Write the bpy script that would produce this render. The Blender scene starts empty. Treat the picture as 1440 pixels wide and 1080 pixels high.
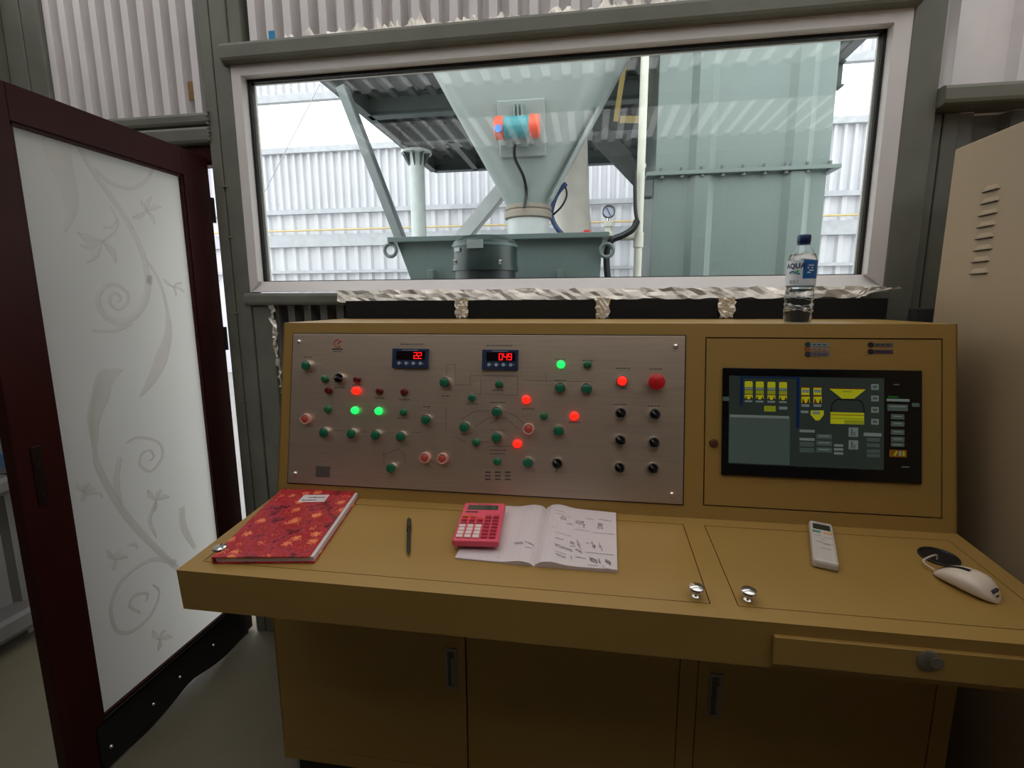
import bpy, bmesh, math, random
import numpy as np
from mathutils import Matrix, Vector, noise
PI = math.pi
C = bpy.context.scene.collection
SC = bpy.context.scene

# ------------------------------------------------------------------ camera, world, lights, exposure
CAM = Vector((0, 0, 1.38))
RX = (0.98808, 0.02061, -0.15256); RY = (0.15388, -0.16098, 0.97489); RD = (0.00446, 0.98674, 0.16229)
RMAT = np.array([RX, RY, RD]).T
_u, _s, _v = np.linalg.svd(RMAT); RMAT = _u @ _v
F = 700.0
def setup_camera():
    cd = bpy.data.cameras.new('camera'); co = bpy.data.objects.new('camera', cd); C.objects.link(co)
    X, Y, D = RMAT[:, 0], RMAT[:, 1], RMAT[:, 2]
    right = Vector((X[0], Y[0], -D[0])); down = Vector((X[1], Y[1], -D[1])); fwd = Vector((X[2], Y[2], -D[2]))
    m = Matrix((right, -down, -fwd)).transposed().to_4x4(); m.translation = CAM
    co.matrix_world = m
    cd.sensor_width = 36; cd.lens = 36 * F / 1440; cd.clip_start = 0.02; cd.clip_end = 200
    SC.camera = co
setup_camera()
w = bpy.data.worlds.new('overcast_sky'); SC.world = w; w.use_nodes = True
wn = w.node_tree.nodes; wl = w.node_tree.links
bg = wn['Background']; bg.inputs[1].default_value = 2.3
tc = wn.new('ShaderNodeTexCoord'); nz = wn.new('ShaderNodeTexNoise'); nz.inputs['Scale'].default_value = 1.6
cr = wn.new('ShaderNodeValToRGB'); cr.color_ramp.elements[0].color = (.86, .88, .93, 1); cr.color_ramp.elements[1].color = (1, 1, 1, 1)
wl.new(tc.outputs['Generated'], nz.inputs['Vector']); wl.new(nz.outputs['Fac'], cr.inputs['Fac']); wl.new(cr.outputs['Color'], bg.inputs[0])
SC.view_settings.view_transform = 'Standard'; SC.view_settings.look = 'None'
SC.view_settings.gamma = 1; SC.view_settings.use_curve_mapping = False
SC.view_settings.exposure = 0.32

# ------------------------------------------------------------------ measuring helpers (sight lines met with real planes)
def ray(px, py):
    d = np.array([px - 720, py - 540, F]); X, Y, D = RMAT[:, 0], RMAT[:, 1], RMAT[:, 2]
    return Vector((d @ X, d @ Y, -(d @ D)))
def aty(px, py, y): r = ray(px, py); return CAM + r * (y / r.y)
def atx(px, py, x): r = ray(px, py); return CAM + r * (x / r.x)
def atz(px, py, z): r = ray(px, py); return CAM + r * ((z - CAM.z) / r.z)
def atp(px, py, p0, n): r = ray(px, py); return CAM + r * ((p0 - CAM).dot(n) / r.dot(n))

# ------------------------------------------------------------------ materials
def lin(c):
    if isinstance(c, str):
        v = [int(c[i:i + 2], 16) / 255 for i in (0, 2, 4)]
        return tuple(x / 12.92 if x <= .04045 else ((x + .055) / 1.055) ** 2.4 for x in v)
    return tuple(c)
MATS = {}
def mat(name, col, rough=.5, metal=0, var=.08, scale=8, bump=0, bscale=60, emit=None, estr=1, spec=.5, stretch=None, col2=None):
    if name in MATS: return MATS[name]
    m = bpy.data.materials.new(name); m.use_nodes = True; MATS[name] = m
    n = m.node_tree.nodes; l = m.node_tree.links; b = n['Principled BSDF']
    c = lin(col); b.inputs['Roughness'].default_value = rough; b.inputs['Metallic'].default_value = metal
    b.inputs['Specular IOR Level'].default_value = spec
    t = n.new('ShaderNodeTexCoord'); mp = n.new('ShaderNodeMapping'); l.new(t.outputs['Object'], mp.inputs['Vector'])
    if stretch: mp.inputs['Scale'].default_value = stretch
    nt = n.new('ShaderNodeTexNoise'); nt.inputs['Scale'].default_value = scale; nt.inputs['Detail'].default_value = 4
    l.new(mp.outputs[0], nt.inputs['Vector'])
    r = n.new('ShaderNodeValToRGB'); r.color_ramp.elements[0].position = .3; r.color_ramp.elements[1].position = .7
    c2 = lin(col2) if col2 else tuple(min(1, x * (1 + var)) for x in c)
    r.color_ramp.elements[0].color = (*[x * (1 - var) for x in c], 1); r.color_ramp.elements[1].color = (*c2, 1)
    l.new(nt.outputs['Fac'], r.inputs['Fac']); l.new(r.outputs['Color'], b.inputs['Base Color'])
    if bump:
        nb = n.new('ShaderNodeTexNoise'); nb.inputs['Scale'].default_value = bscale; l.new(mp.outputs[0], nb.inputs['Vector'])
        bp = n.new('ShaderNodeBump'); bp.inputs['Strength'].default_value = bump; bp.inputs['Distance'].default_value = .002
        l.new(nb.outputs['Fac'], bp.inputs['Height']); l.new(bp.outputs[0], b.inputs['Normal'])
    if emit:
        b.inputs['Emission Color'].default_value = (*lin(emit), 1); b.inputs['Emission Strength'].default_value = estr
    return m
def two_sided_fresnel(n, l, ior):
    fr = n.new('ShaderNodeFresnel'); ge = n.new('ShaderNodeNewGeometry'); mr = n.new('ShaderNodeMapRange')
    mr.inputs['To Min'].default_value = ior; mr.inputs['To Max'].default_value = 1 / ior
    l.new(ge.outputs['Backfacing'], mr.inputs['Value']); l.new(mr.outputs['Result'], fr.inputs['IOR']); return fr
def glass_mat(name, tint=(1, 1, 1), rough=0.0, ior=1.45, gl=1.0):
    if name in MATS: return MATS[name]
    m = bpy.data.materials.new(name); m.use_nodes = True; MATS[name] = m
    n = m.node_tree.nodes; l = m.node_tree.links; n.clear()
    o = n.new('ShaderNodeOutputMaterial'); mx = n.new('ShaderNodeMixShader'); tr = n.new('ShaderNodeBsdfTransparent'); g = n.new('ShaderNodeBsdfGlossy')
    fr = two_sided_fresnel(n, l, ior)
    tr.inputs[0].default_value = (*tint, 1); g.inputs['Roughness'].default_value = rough; g.inputs[0].default_value = (gl, gl, gl, 1)
    l.new(fr.outputs[0], mx.inputs[0]); l.new(tr.outputs[0], mx.inputs[1]); l.new(g.outputs[0], mx.inputs[2]); l.new(mx.outputs[0], o.inputs[0])
    return m
def frosted_mat(name, col, trans=.6, rough=.35):
    m = bpy.data.materials.new(name); m.use_nodes = True; MATS[name] = m
    n = m.node_tree.nodes; l = m.node_tree.links; n.clear()
    o = n.new('ShaderNodeOutputMaterial'); a = n.new('ShaderNodeMixShader'); b = n.new('ShaderNodeMixShader')
    t = n.new('ShaderNodeBsdfTranslucent'); d = n.new('ShaderNodeBsdfDiffuse'); g = n.new('ShaderNodeBsdfGlossy'); f = two_sided_fresnel(n, l, 1.3)
    tc = n.new('ShaderNodeTexCoord'); nt = n.new('ShaderNodeTexNoise'); nt.inputs['Scale'].default_value = 3; r = n.new('ShaderNodeValToRGB')
    r.color_ramp.elements[0].color = (*[x * .95 for x in lin(col)], 1); r.color_ramp.elements[1].color = (*lin(col), 1)
    l.new(tc.outputs['Object'], nt.inputs['Vector']); l.new(nt.outputs['Fac'], r.inputs['Fac'])
    l.new(r.outputs[0], t.inputs[0]); l.new(r.outputs[0], d.inputs[0]); a.inputs[0].default_value = trans
    l.new(d.outputs[0], a.inputs[1]); l.new(t.outputs[0], a.inputs[2]); g.inputs['Roughness'].default_value = rough
    l.new(f.outputs[0], b.inputs[0]); l.new(a.outputs[0], b.inputs[1]); l.new(g.outputs[0], b.inputs[2]); l.new(b.outputs[0], o.inputs[0])
    return m
def translucent_mat(name, col):
    m = frosted_mat(name, col, .9, .5); return m
def water_mat():
    m = mat('water', (1, 1, 1), rough=0, var=0); b = m.node_tree.nodes['Principled BSDF']
    b.inputs['Transmission Weight'].default_value = 1; b.inputs['IOR'].default_value = 1.33; return m
def book_mat():
    m = bpy.data.materials.new('floral_red_cover'); m.use_nodes = True
    n = m.node_tree.nodes; l = m.node_tree.links; b = n['Principled BSDF']; b.inputs['Roughness'].default_value = .38
    t = n.new('ShaderNodeTexCoord'); v = n.new('ShaderNodeTexVoronoi'); v.inputs['Scale'].default_value = 26
    nz = n.new('ShaderNodeTexNoise'); nz.inputs['Scale'].default_value = 55; nz.inputs['Detail'].default_value = 3
    ad = n.new('ShaderNodeMixRGB'); ad.blend_type = 'ADD'; ad.inputs[0].default_value = .035
    l.new(t.outputs['Object'], ad.inputs[1]); l.new(nz.outputs['Color'], ad.inputs[2]); l.new(ad.outputs[0], v.inputs['Vector'])
    r = n.new('ShaderNodeValToRGB'); e = r.color_ramp.elements; e[0].position = 0; e[0].color = (*lin('ff9a50'), 1); e[1].position = .75; e[1].color = (*lin('6e0a1c'), 1)
    for p, c in ((.18, 'f58a58'), (.3, 'e0584a'), (.36, 'a01018'), (.55, 'b0141c'), (.62, 'c83a48')):
        q = e.new(p); q.color = (*lin(c), 1)
    l.new(v.outputs['Distance'], r.inputs['Fac'])
    r2 = n.new('ShaderNodeValToRGB'); r2.color_ramp.elements[0].position = .52; r2.color_ramp.elements[0].color = (0, 0, 0, 1); r2.color_ramp.elements[1].position = .6
    r2.color_ramp.elements[1].color = (*lin('c83040'), 1)
    nz2 = n.new('ShaderNodeTexNoise'); nz2.inputs['Scale'].default_value = 90; l.new(t.outputs['Object'], nz2.inputs['Vector']); l.new(nz2.outputs['Fac'], r2.inputs['Fac'])
    mx = n.new('ShaderNodeMixRGB'); mx.blend_type = 'LIGHTEN'; mx.inputs[0].default_value = .6
    l.new(r.outputs[0], mx.inputs[1]); l.new(r2.outputs[0], mx.inputs[2]); l.new(mx.outputs[0], b.inputs['Base Color'])
    return m
SKYL = translucent_mat('translucent_roof_sheet', (.86, .85, .82)); ROOFD = mat('dark_roof_sheet', (.22, .21, .20), .6); SKYD = translucent_mat('shade_stripe_roof_sheet', (.46, .45, .43)); SHADEW = mat('sheet_with_painted_shade', (.20, .195, .18), .55)  # last one is the white wall sheet with shade put into its colour
PAINT = mat('beige_console_paint', (.352, .207, .052), .38, var=.04, scale=3, bump=.05, bscale=300)
SEAM = mat('dark_seam', (.02, .015, .008), .8)
CABP = mat('beige_cabinet_paint', (.38, .275, .165), .42, var=.03, scale=3)
STEEL = mat('brushed_stainless', (.72, .56, .43), .38, .82, var=.06, scale=6, bump=.12, bscale=60, stretch=(1, 60, 60))
CHROME = mat('chrome', (.78, .76, .73), .14, 1, var=.03)
POST = mat('grey_green_steel_paint', (.165, .165, .13), .5, var=.14, scale=7, bump=.1, bscale=40)
ALU = mat('silver_aluminium', (.80, .745, .72), .42, .05, var=.04, scale=4)
GASK = mat('black_rubber', (.006, .006, .007), .5)
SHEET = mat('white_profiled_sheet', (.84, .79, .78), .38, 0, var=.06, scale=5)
SHEETO = mat('white_outdoor_sheet', (.60, .60, .635), .45, 0, var=.05, scale=2)
GIRT = mat('galvanised_girt', (.42, .43, .46), .45, .3, var=.1)
MAROON = mat('maroon_door_paint', (.036, .0075, .006), .45, var=.15, scale=5, spec=.15)
BLACKP = mat('black_plastic', (.008, .008, .009), .4)
BLACKM = mat('matte_black_board', (.004, .004, .004), .9)
CONC = mat('grey_concrete', (.175, .150, .095), .6, var=.14, scale=2.2, bump=.25, bscale=14)
GREENP = mat('sea_green_plant_paint', (.30, .34, .325), .33, var=.06, scale=2.2)
GREEND = mat('sea_green_tank_paint', (.13, .17, .16), .38, var=.1, scale=3)
GREENB = mat('sea_green_bin_paint', (.18, .225, .21), .3, var=.06, scale=1.2)
DKGREEN = mat('dark_green_motor_paint', (.018, .034, .031), .32, var=.1)
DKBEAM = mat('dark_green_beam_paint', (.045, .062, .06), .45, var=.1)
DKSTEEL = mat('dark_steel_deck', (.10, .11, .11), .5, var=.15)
WHITEP = mat('white_plastic', (.60, .54, .49), .35, var=.02)
PAPER = mat('paper', (.70, .61, .605), .7, var=.02)
INK = mat('pen_ink', (.05, .045, .07), .6)
FOIL = mat('crumpled_foil', (.74, .68, .60), .34, .55, var=.25, scale=14, bump=.5, bscale=90)
WGLASS = glass_mat('window_glass', (.94, .97, .955), 0, 1.52)
BTN_G = mat('green_button', (.014, .15, .07), .3); BTN_R = mat('dim_red_lens', (.13, .008, .012), .25); BTN_K = mat('black_selector', (.006, .006, .006), .35)
BTN_O = mat('red_flat_button', (.62, .10, .07), .35); RING = mat('pale_red_collar', (.75, .42, .36), .35)
LIT_R = mat('lit_red_lens', (.8, .02, .01), .3, emit='ff1408', estr=2.2); LIT_G = mat('lit_green_lens', (.02, .6, .12), .3, emit='18f060', estr=1.2)
LIT_R2 = mat('lit_red_button', (.8, .03, .02), .3, emit='ff1c10', estr=1.1)
MUSH = mat('red_mushroom_plastic', (.62, .012, .018), .3, var=.02)

# ------------------------------------------------------------------ mesh helpers
class MB:
    def __init__(s, M=None): s.v = []; s.f = []; s.mi = []; s.sm = []; s.M = M or Matrix.Identity(4)
    def add(s, vs, fs, mi=0, smooth=False):
        b = len(s.v); s.v += [tuple(s.M @ Vector(p)) for p in vs]
        for f in fs: s.f.append([b + i for i in f]); s.mi.append(mi); s.sm.append(smooth)
        return s
    def box(s, x0, x1, y0, y1, z0, z1, mi=0, bev=0):
        if bev:
            bm = bmesh.new(); bmesh.ops.create_cube(bm, size=1)
            for v in bm.verts: v.co = Vector(((x0 + x1) / 2 + v.co.x * (x1 - x0), (y0 + y1) / 2 + v.co.y * (y1 - y0), (z0 + z1) / 2 + v.co.z * (z1 - z0)))
            bmesh.ops.bevel(bm, geom=bm.edges[:], offset=bev, segments=2, affect='EDGES', profile=.5)
            bm.verts.index_update(); s.add([v.co.copy() for v in bm.verts], [[v.index for v in f.verts] for f in bm.faces], mi, False); bm.free(); return s
        vs = [(x, y, z) for x in (x0, x1) for y in (y0, y1) for z in (z0, z1)]
        return s.add(vs, [(0, 1, 3, 2), (4, 6, 7, 5), (0, 4, 5, 1), (2, 3, 7, 6), (0, 2, 6, 4), (1, 5, 7, 3)], mi)
    def prism(s, pts, d, mi=0, smooth=False):      # polygon (3-D points) pushed along vector d
        d = Vector(d); n = len(pts); P = [Vector(p) for p in pts]
        return s.add(P + [p + d for p in P], [list(range(n))[::-1], list(range(n, 2 * n))] + [[i, (i + 1) % n, n + (i + 1) % n, n + i] for i in range(n)], mi, smooth)
    def lathe(s, prof, seg=24, mi=0, c=(0, 0, 0), axis='z', smooth=True):
        vs = []; fs = []; c = Vector(c)
        for r, h in prof:
            for k in range(seg):
                a = 2 * PI * k / seg; p = (r * math.cos(a), r * math.sin(a), h)
                if axis == 'y': p = (p[0], h, p[1])
                if axis == 'x': p = (h, p[0], p[1])
                vs.append(c + Vector(p))
        m = len(prof)
        for i in range(m - 1):
            for k in range(seg): a = i * seg + k; b = i * seg + (k + 1) % seg; fs.append((a, b, b + seg, a + seg))
        if prof[0][0] > 1e-6: fs.append(list(range(seg))[::-1])
        if prof[-1][0] > 1e-6: fs.append([(m - 1) * seg + k for k in range(seg)])
        return s.add(vs, fs, mi, smooth)
    def tube(s, path, r, seg=8, mi=0, smooth=True):
        P = [Vector(p) for p in path]; n = len(P); R = r if isinstance(r, (list, tuple)) else [r] * n; vs = []; fs = []
        up = None
        for i, p in enumerate(P):
            t = (P[min(i + 1, n - 1)] - P[max(i - 1, 0)]).normalized()
            if up is None: up = Vector((0, 0, 1)) if abs(t.z) < .9 else Vector((1, 0, 0))
            a = t.cross(up)
            if a.length < 1e-4: a = t.cross(Vector((0, 1, 0)))
            a.normalize(); b = a.cross(t).normalized(); up = b
            for k in range(seg): q = 2 * PI * k / seg; vs.append(p + (a * math.cos(q) + b * math.sin(q)) * R[i])
        for i in range(n - 1):
            for k in range(seg): x = i * seg + k; y = i * seg + (k + 1) % seg; fs.append((x, y, y + seg, x + seg))
        fs += [list(range(seg))[::-1], [(n - 1) * seg + k for k in range(seg)]]
        return s.add(vs, fs, mi, smooth)
    def bar(s, a, b, wx, wy, up=(0, 0, 1), mi=0):    # rectangular bar from a to b
        a = Vector(a); b = Vector(b); t = (b - a).normalized(); u = t.cross(Vector(up)).normalized() * (wx / 2); v = u.cross(t).normalized() * (wy / 2)
        return s.prism([a - u - v, a + u - v, a + u + v, a - u + v], b - a, mi)
    def grid(s, nx, ny, fn, mi=0, smooth=True):
        vs = [fn(i / (nx - 1), j / (ny - 1)) for j in range(ny) for i in range(nx)]
        return s.add(vs, [(j * nx + i, j * nx + i + 1, (j + 1) * nx + i + 1, (j + 1) * nx + i) for j in range(ny - 1) for i in range(nx - 1)], mi, smooth)
    def rect(s, x0, x1, y0, y1, z, mi=0, h=.0004): return s.box(x0, x1, y0, y1, z, z + h, mi)
def smooth_path(pts, n=6):
    P = [Vector(p) for p in pts]; out = []
    for i in range(len(P) - 1):
        p0 = P[max(i - 1, 0)]; p1 = P[i]; p2 = P[i + 1]; p3 = P[min(i + 2, len(P) - 1)]
        for k in range(n):
            t = k / n; out.append(.5 * ((2 * p1) + (p2 - p0) * t + (2 * p0 - 5 * p1 + 4 * p2 - p3) * t * t + (3 * p1 - p0 - 3 * p2 + p3) * t ** 3))
    return out + [P[-1]]
def mesh(name, mb, mats):
    me = bpy.data.meshes.new(name); me.from_pydata(mb.v, [], mb.f)
    for m in (mats if isinstance(mats, (list, tuple)) else [mats]): me.materials.append(m)
    me.polygons.foreach_set('material_index', mb.mi); me.polygons.foreach_set('use_smooth', mb.sm)
    bm = bmesh.new(); bm.from_mesh(me); bmesh.ops.recalc_face_normals(bm, faces=bm.faces); bm.to_mesh(me); bm.free()
    if any(mb.sm):
        try: me.set_sharp_from_angle(angle=math.radians(40))
        except Exception: pass
    me.update(); return me
def worldloc(o):
    v = Vector((0, 0, 0))
    while o: v += o.location; o = o.parent
    return v
def tag(o, label=None, cat=None, group=None, kind=None):
    if label: o['label'] = label
    if cat: o['category'] = cat
    if group: o['group'] = group
    if kind: o['kind'] = kind
    return o
def obj(name, mb, mats, parent=None, label=None, cat=None, group=None, kind=None):   # vertices given in world space
    if parent:
        off = worldloc(parent); mb.v = [(x - off.x, y - off.y, z - off.z) for x, y, z in mb.v]
    o = bpy.data.objects.new(name, mesh(name, mb, mats)); C.objects.link(o); o.parent = parent
    return tag(o, label, cat, group, kind)
def root_of(name, mb, mats, base, label, cat, group=None, kind=None):                # one-mesh thing with its origin at its base
    base = Vector(base); mb.v = [(x - base.x, y - base.y, z - base.z) for x, y, z in mb.v]
    o = bpy.data.objects.new(name, mesh(name, mb, mats)); C.objects.link(o); o.location = base
    return tag(o, label, cat, group, kind)
def thing(name, loc, label, cat, group=None, kind=None):
    o = bpy.data.objects.new(name, None); C.objects.link(o); o.location = loc; o.empty_display_size = .1
    return tag(o, label, cat, group, kind)
def inst(name, me, parent, M, label=None):             # object with shared mesh, M in world space
    o = bpy.data.objects.new(name, me); C.objects.link(o); o.parent = parent
    pm = Matrix.Identity(4)
    p = parent
    while p: pm = p.matrix_basis @ pm; p = p.parent
    o.matrix_basis = pm.inverted() @ M
    if label: o['label'] = label
    return o
def text_mb(txt, size, M=None, mi=0, depth=.0003):
    cu = bpy.data.curves.new('t', 'FONT'); cu.body = txt; cu.size = size; cu.align_x = 'CENTER'; cu.align_y = 'CENTER'; cu.extrude = depth; cu.resolution_u = 3; cu.offset = size * .028
    o = bpy.data.objects.new('t', cu); C.objects.link(o); dg = bpy.context.evaluated_depsgraph_get(); me = o.evaluated_get(dg).to_mesh()
    mb = MB(M); mb.add([v.co.copy() for v in me.vertices], [list(p.vertices) for p in me.polygons], mi)
    o.evaluated_get(dg).to_mesh_clear(); bpy.data.objects.remove(o); bpy.data.curves.remove(cu); return mb
def rib_profile(x0, x1, pitch, depth, flat=.5, slope=.12):      # trapezoid corrugation as (x, height) points
    pts = []; x = x0
    while x < x1 - 1e-6:
        for a, h in ((0, 0), (flat, 0), (flat + slope, 1), (1 - slope, 1)):
            if x + a * pitch <= x1: pts.append((x + a * pitch, h * depth))
        x += pitch
    pts.append((x1, 0)); return pts
def sheet_mb(x0, x1, z0, z1, y, pitch, depth, sgn=-1, axis='x', **k):   # vertical profiled sheet
    mb = MB(); pr = rib_profile(x0, x1, pitch, depth, **k)
    f = (lambda a, h, z: (a, y + sgn * h, z)) if axis == 'x' else (lambda a, h, z: (y + sgn * h, a, z))
    n = len(pr); mb.add([f(a, h, z) for z in (z0, z1) for a, h in pr], [(i, i + 1, n + i + 1, n + i) for i in range(n - 1)]); return mb

# ================================================================== THE ROOM
XL, XR, YF, YB, ZC = -2.36, 2.25, 1.80, -1.9, 2.56
YSK, YS2, YS3 = .64, -.50, .44          # the roof is translucent sheet from here to the front wall
mb = MB(); mb.box(XL - .1, XR + .1, YB - .1, 1.86, -.08, 0); obj('floor', mb, CONC, None, 'grey concrete floor under the console and door', 'floor', kind='structure')
ceil = thing('ceiling', (0, 0, ZC), 'white ribbed sheet ceiling of the control room', 'ceiling', kind='structure')
for k in range(6):
    x0 = XL + k * (XR - XL) / 6; x1 = XL + (k + 1) * (XR - XL) / 6; pr = rib_profile(x0, x1, .108, .03, .42, .12); n = len(pr)
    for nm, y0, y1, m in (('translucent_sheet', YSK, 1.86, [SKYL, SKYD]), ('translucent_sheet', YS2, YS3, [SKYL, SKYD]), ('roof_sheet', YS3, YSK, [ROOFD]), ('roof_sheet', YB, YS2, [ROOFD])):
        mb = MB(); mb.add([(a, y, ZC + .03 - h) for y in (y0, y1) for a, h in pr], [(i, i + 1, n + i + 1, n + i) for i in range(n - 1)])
        if len(m) > 1: mb.mi = [0 if pr[i][1] == 0 and pr[i + 1][1] == 0 else 1 for i in range(n - 1)]  # ribs get a darker colour, painting shade stripes into the sheet
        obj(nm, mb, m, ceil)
for y in (-1.3, -.55, .57):
    mb = MB(); mb.box(XL, XR, y - .09, y + .09, ZC - .10, ZC - .001); obj('purlin', mb, POST, ceil)
def wall(name, label): return thing(name, (0, 0, 0), label, 'wall', kind='structure')
# front wall : posts, rails, profiled sheets
wf = wall('wall_front', 'white ribbed sheet wall with grey-green steel posts around the window and door')
def sheets(x0, x1, z0, z1, y, parent, pitch=.066, depth=.058, step=.79, m=SHEET, axis='x', sgn=-1, **k):
    x = x0
    while x < x1 - .01:
        xe = min(x + step, x1); obj('cladding_sheet', sheet_mb(x, xe, z0, z1, y, pitch, depth, sgn, axis, **(k or dict(flat=.42, slope=.08))), m, parent); x = xe
sheets(-2.33, -1.30, 1.95, ZC + .03, 1.815, wf)
sheets(-1.30, .96, 2.19, ZC + .03, 1.815, wf)
sheets(.96, 2.25, 1.93, ZC + .03, 1.815, wf, pitch=.17, depth=.03)
sheets(.96, 2.25, 0, 1.93, 1.815, wf, pitch=.17, depth=.03, m=SHADEW)
sheets(-1.30, .96, 0, 1.41, 1.815, wf, m=SHADEW)  # white sheet below the sill, its shade painted in as grey
def post(x0, x1, y0, y1, z0=0, z1=ZC, seam=None, parent=wf):
    if seam:
        obj('post', MB().box(x0, seam - .0015, y0, y1, z0, z1, bev=.004), POST, parent); obj('post', MB().box(seam + .0015, x1, y0, y1, z0, z1, bev=.004), POST, parent)
    else: obj('post', MB().box(x0, x1, y0, y1, z0, z1, bev=.004), POST, parent)
post(-1.380, -1.272, 1.735, 1.80, seam=-1.336)
post(-1.272, -1.222, 1.742, 1.80, 2.26)
post(-1.272, -1.19, 1.742, 1.80, 0, 1.37)
post(-2.20, -2.035, 1.74, 1.80, seam=-2.115)
post(-2.34, -2.203, 1.70, 1.80)
post(.898, .985, 1.735, 1.80)
post(.985, 1.075, 1.775, 1.80, 0, 1.93, seam=1.03)
def railx(name, x0, x1, y0, y1, z0, z1, parent, m=POST):      # lipped channel along x
    mb = MB(); r = .012
    pts = [(x0, y1, z0), (x0, y0 + r, z0), (x0, y0 + .3 * r, z0 + .3 * r), (x0, y0, z0 + r), (x0, y0, z1 - r), (x0, y0 + .3 * r, z1 - .3 * r), (x0, y0 + r, z1), (x0, y1, z1)]
    mb.prism(pts, (x1 - x0, 0, 0)); return obj(name, mb, m, parent)
railx('window_rail', -1.285, .905, 1.705, 1.80, 2.207, 2.268, wf)
railx('sill_rail', -1.285, .905, 1.715, 1.80, 1.372, 1.418, wf)
railx('door_header', -2.035, -1.372, 1.73, 1.80, 2.018, 2.062, wf)
railx('door_header', -2.035, -1.372, 1.728, 1.80, 1.955, 2.014, wf)
railx('wall_rail', .985, 2.25, 1.70, 1.80, 1.932, 1.985, wf)
def weld(x, y, z0, z1, n):       # lumpy weld bead
    mb = MB()
    for k in range(n): mb.lathe([(.0, -.006), (.005, -.003), (.0055, 0), (.005, .003), (0, .006)], 6, 0, (x + random.uniform(-.003, .003), y, z0 + (z1 - z0) * k / (n - 1)))
    obj('weld_bead', mb, POST, wf)
random.seed(3)
weld(-1.288, 1.731, 2.21, 2.262, 5); weld(-1.374, 1.73, 1.965, 2.06, 8)
for z in (1.80, 1.62, 1.34, 1.0): obj('weld_bead', MB().box(-1.345, -1.322, 1.731, 1.7355, z, z + .006, bev=.002), POST, wf)
# left, right and rear walls
wl_ = wall('wall_left', 'white sheet wall with horizontal rails behind the open door')
sheets(YB, 1.80, 0, ZC + .03, XL, wl_, pitch=.19, depth=.03, step=1.0, axis='y', sgn=1, m=SHADEW)  # white wall greyed, the shade is in its colour
for z, hh in ((.06, .09), (.64, .07), (2.03, .07)):
    mb = MB(); mb.prism([(XL, YB, z), (XL + .1, YB, z), (XL + .115, YB, z + .02), (XL + .115, YB, z + hh - .015), (XL + .1, YB, z + hh), (XL, YB, z + hh)], (0, 1.79 - YB, 0)); obj('wall_rail', mb, mat('grey_rail', (.18, .165, .155), .5), wl_)
wr = wall('wall_right', 'white sheet wall beyond the beige cabinet'); sheets(YB, 1.80, 0, ZC + .03, XR, wr, pitch=.19, depth=.03, step=1.2, axis='y')
wb = wall('wall_rear', 'dark sheet wall behind the operator'); sheets(XL, XR, 0, ZC + .03, YB, wb, pitch=.19, depth=.03, step=1.2, sgn=1, m=ROOFD)
obj('wall_rail', MB().box(XL, XR, YB + .03, YB + .13, 2.0, 2.08), POST, wb)
p = aty(269, 128, 1.775); root_of('brown_tape', MB().box(p.x - .010, p.x + .010, 1.7725, 1.7745, p.z - .032, p.z + .032, bev=.0008), mat('brown_tape', (.30, .17, .06), .6, var=.3, scale=60), (p.x, 1.774, p.z - .032), 'small brown stained patch of tape on the ribbed wall above the door', 'tape')
# window
wi = thing('window_1', (-.19, 1.74, 1.42), 'long silver-framed fixed window above the console', 'window', kind='structure')
wx0, wx1, wz0, wz1 = -1.272, .900, 1.418, 2.207; ix0, ix1, iz0, iz1 = -1.236, .850, 1.461, 2.172
Yw = 1.738
def bar4(x0, x1, z0, z1, ins, nm):          # mitred frame member as its own piece
    mb = MB(); return mb
for nm, q in (('frame_top', [(wx0, wz1), (wx1, wz1), (ix1, iz1), (ix0, iz1)]), ('frame_bottom', [(wx0, wz0), (ix0, iz0), (ix1, iz0), (wx1, wz0)]),
              ('frame_side', [(wx0, wz0), (wx0, wz1), (ix0, iz1), (ix0, iz0)]), ('frame_side', [(wx1, wz0), (ix1, iz0), (ix1, iz1), (wx1, wz1)])):
    if nm == 'frame_bottom': q = [(wx0, wz0 + .004), (wx0, wz0 + .004), (ix0, iz0), (ix1, iz0), (wx1, wz0 + .004)][1:]
    mb = MB(); dy = .026 if nm == 'frame_bottom' else 0
    f = [(x, Yw + (dy if abs(z - iz0) < 1e-6 and dy else 0), z) for x, z in q]; n = len(f); mb.add(f + [(x, 1.80, z) for x, z in q], [list(range(n)), list(range(n, 2 * n))[::-1]] + [(i, (i + 1) % n, n + (i + 1) % n, n + i) for i in range(n)])
    obj(nm, mb, ALU, wi)
for nm, b in (('gasket', (ix0 - .002, ix0 + .009, iz0, iz1)), ('gasket', (ix1 - .009, ix1 + .002, iz0, iz1)), ('gasket', (ix0, ix1, iz1 - .010, iz1 + .002)), ('gasket', (ix0, ix1, iz0 - .002, iz0 + .003))):
    obj(nm, MB().box(b[0], b[1], 1.772, 1.784, b[2], b[3]), GASK, wi)
obj('glass_pane', MB().box(ix0 - .004, ix1 + .004, 1.784, 1.790, iz0 - .004, iz1 + .004), WGLASS, wi)
# outer stop behind the pane
for b in ((ix0 - .002, ix0 + .016, iz0, iz1), (ix1 - .014, ix1 + .002, iz0, iz1), (ix0, ix1, iz1 - .012, iz1 + .002)):
    obj('glazing_bead', MB().box(b[0], b[1], 1.791, 1.80, b[2], b[3]), ALU, wi)

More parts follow.
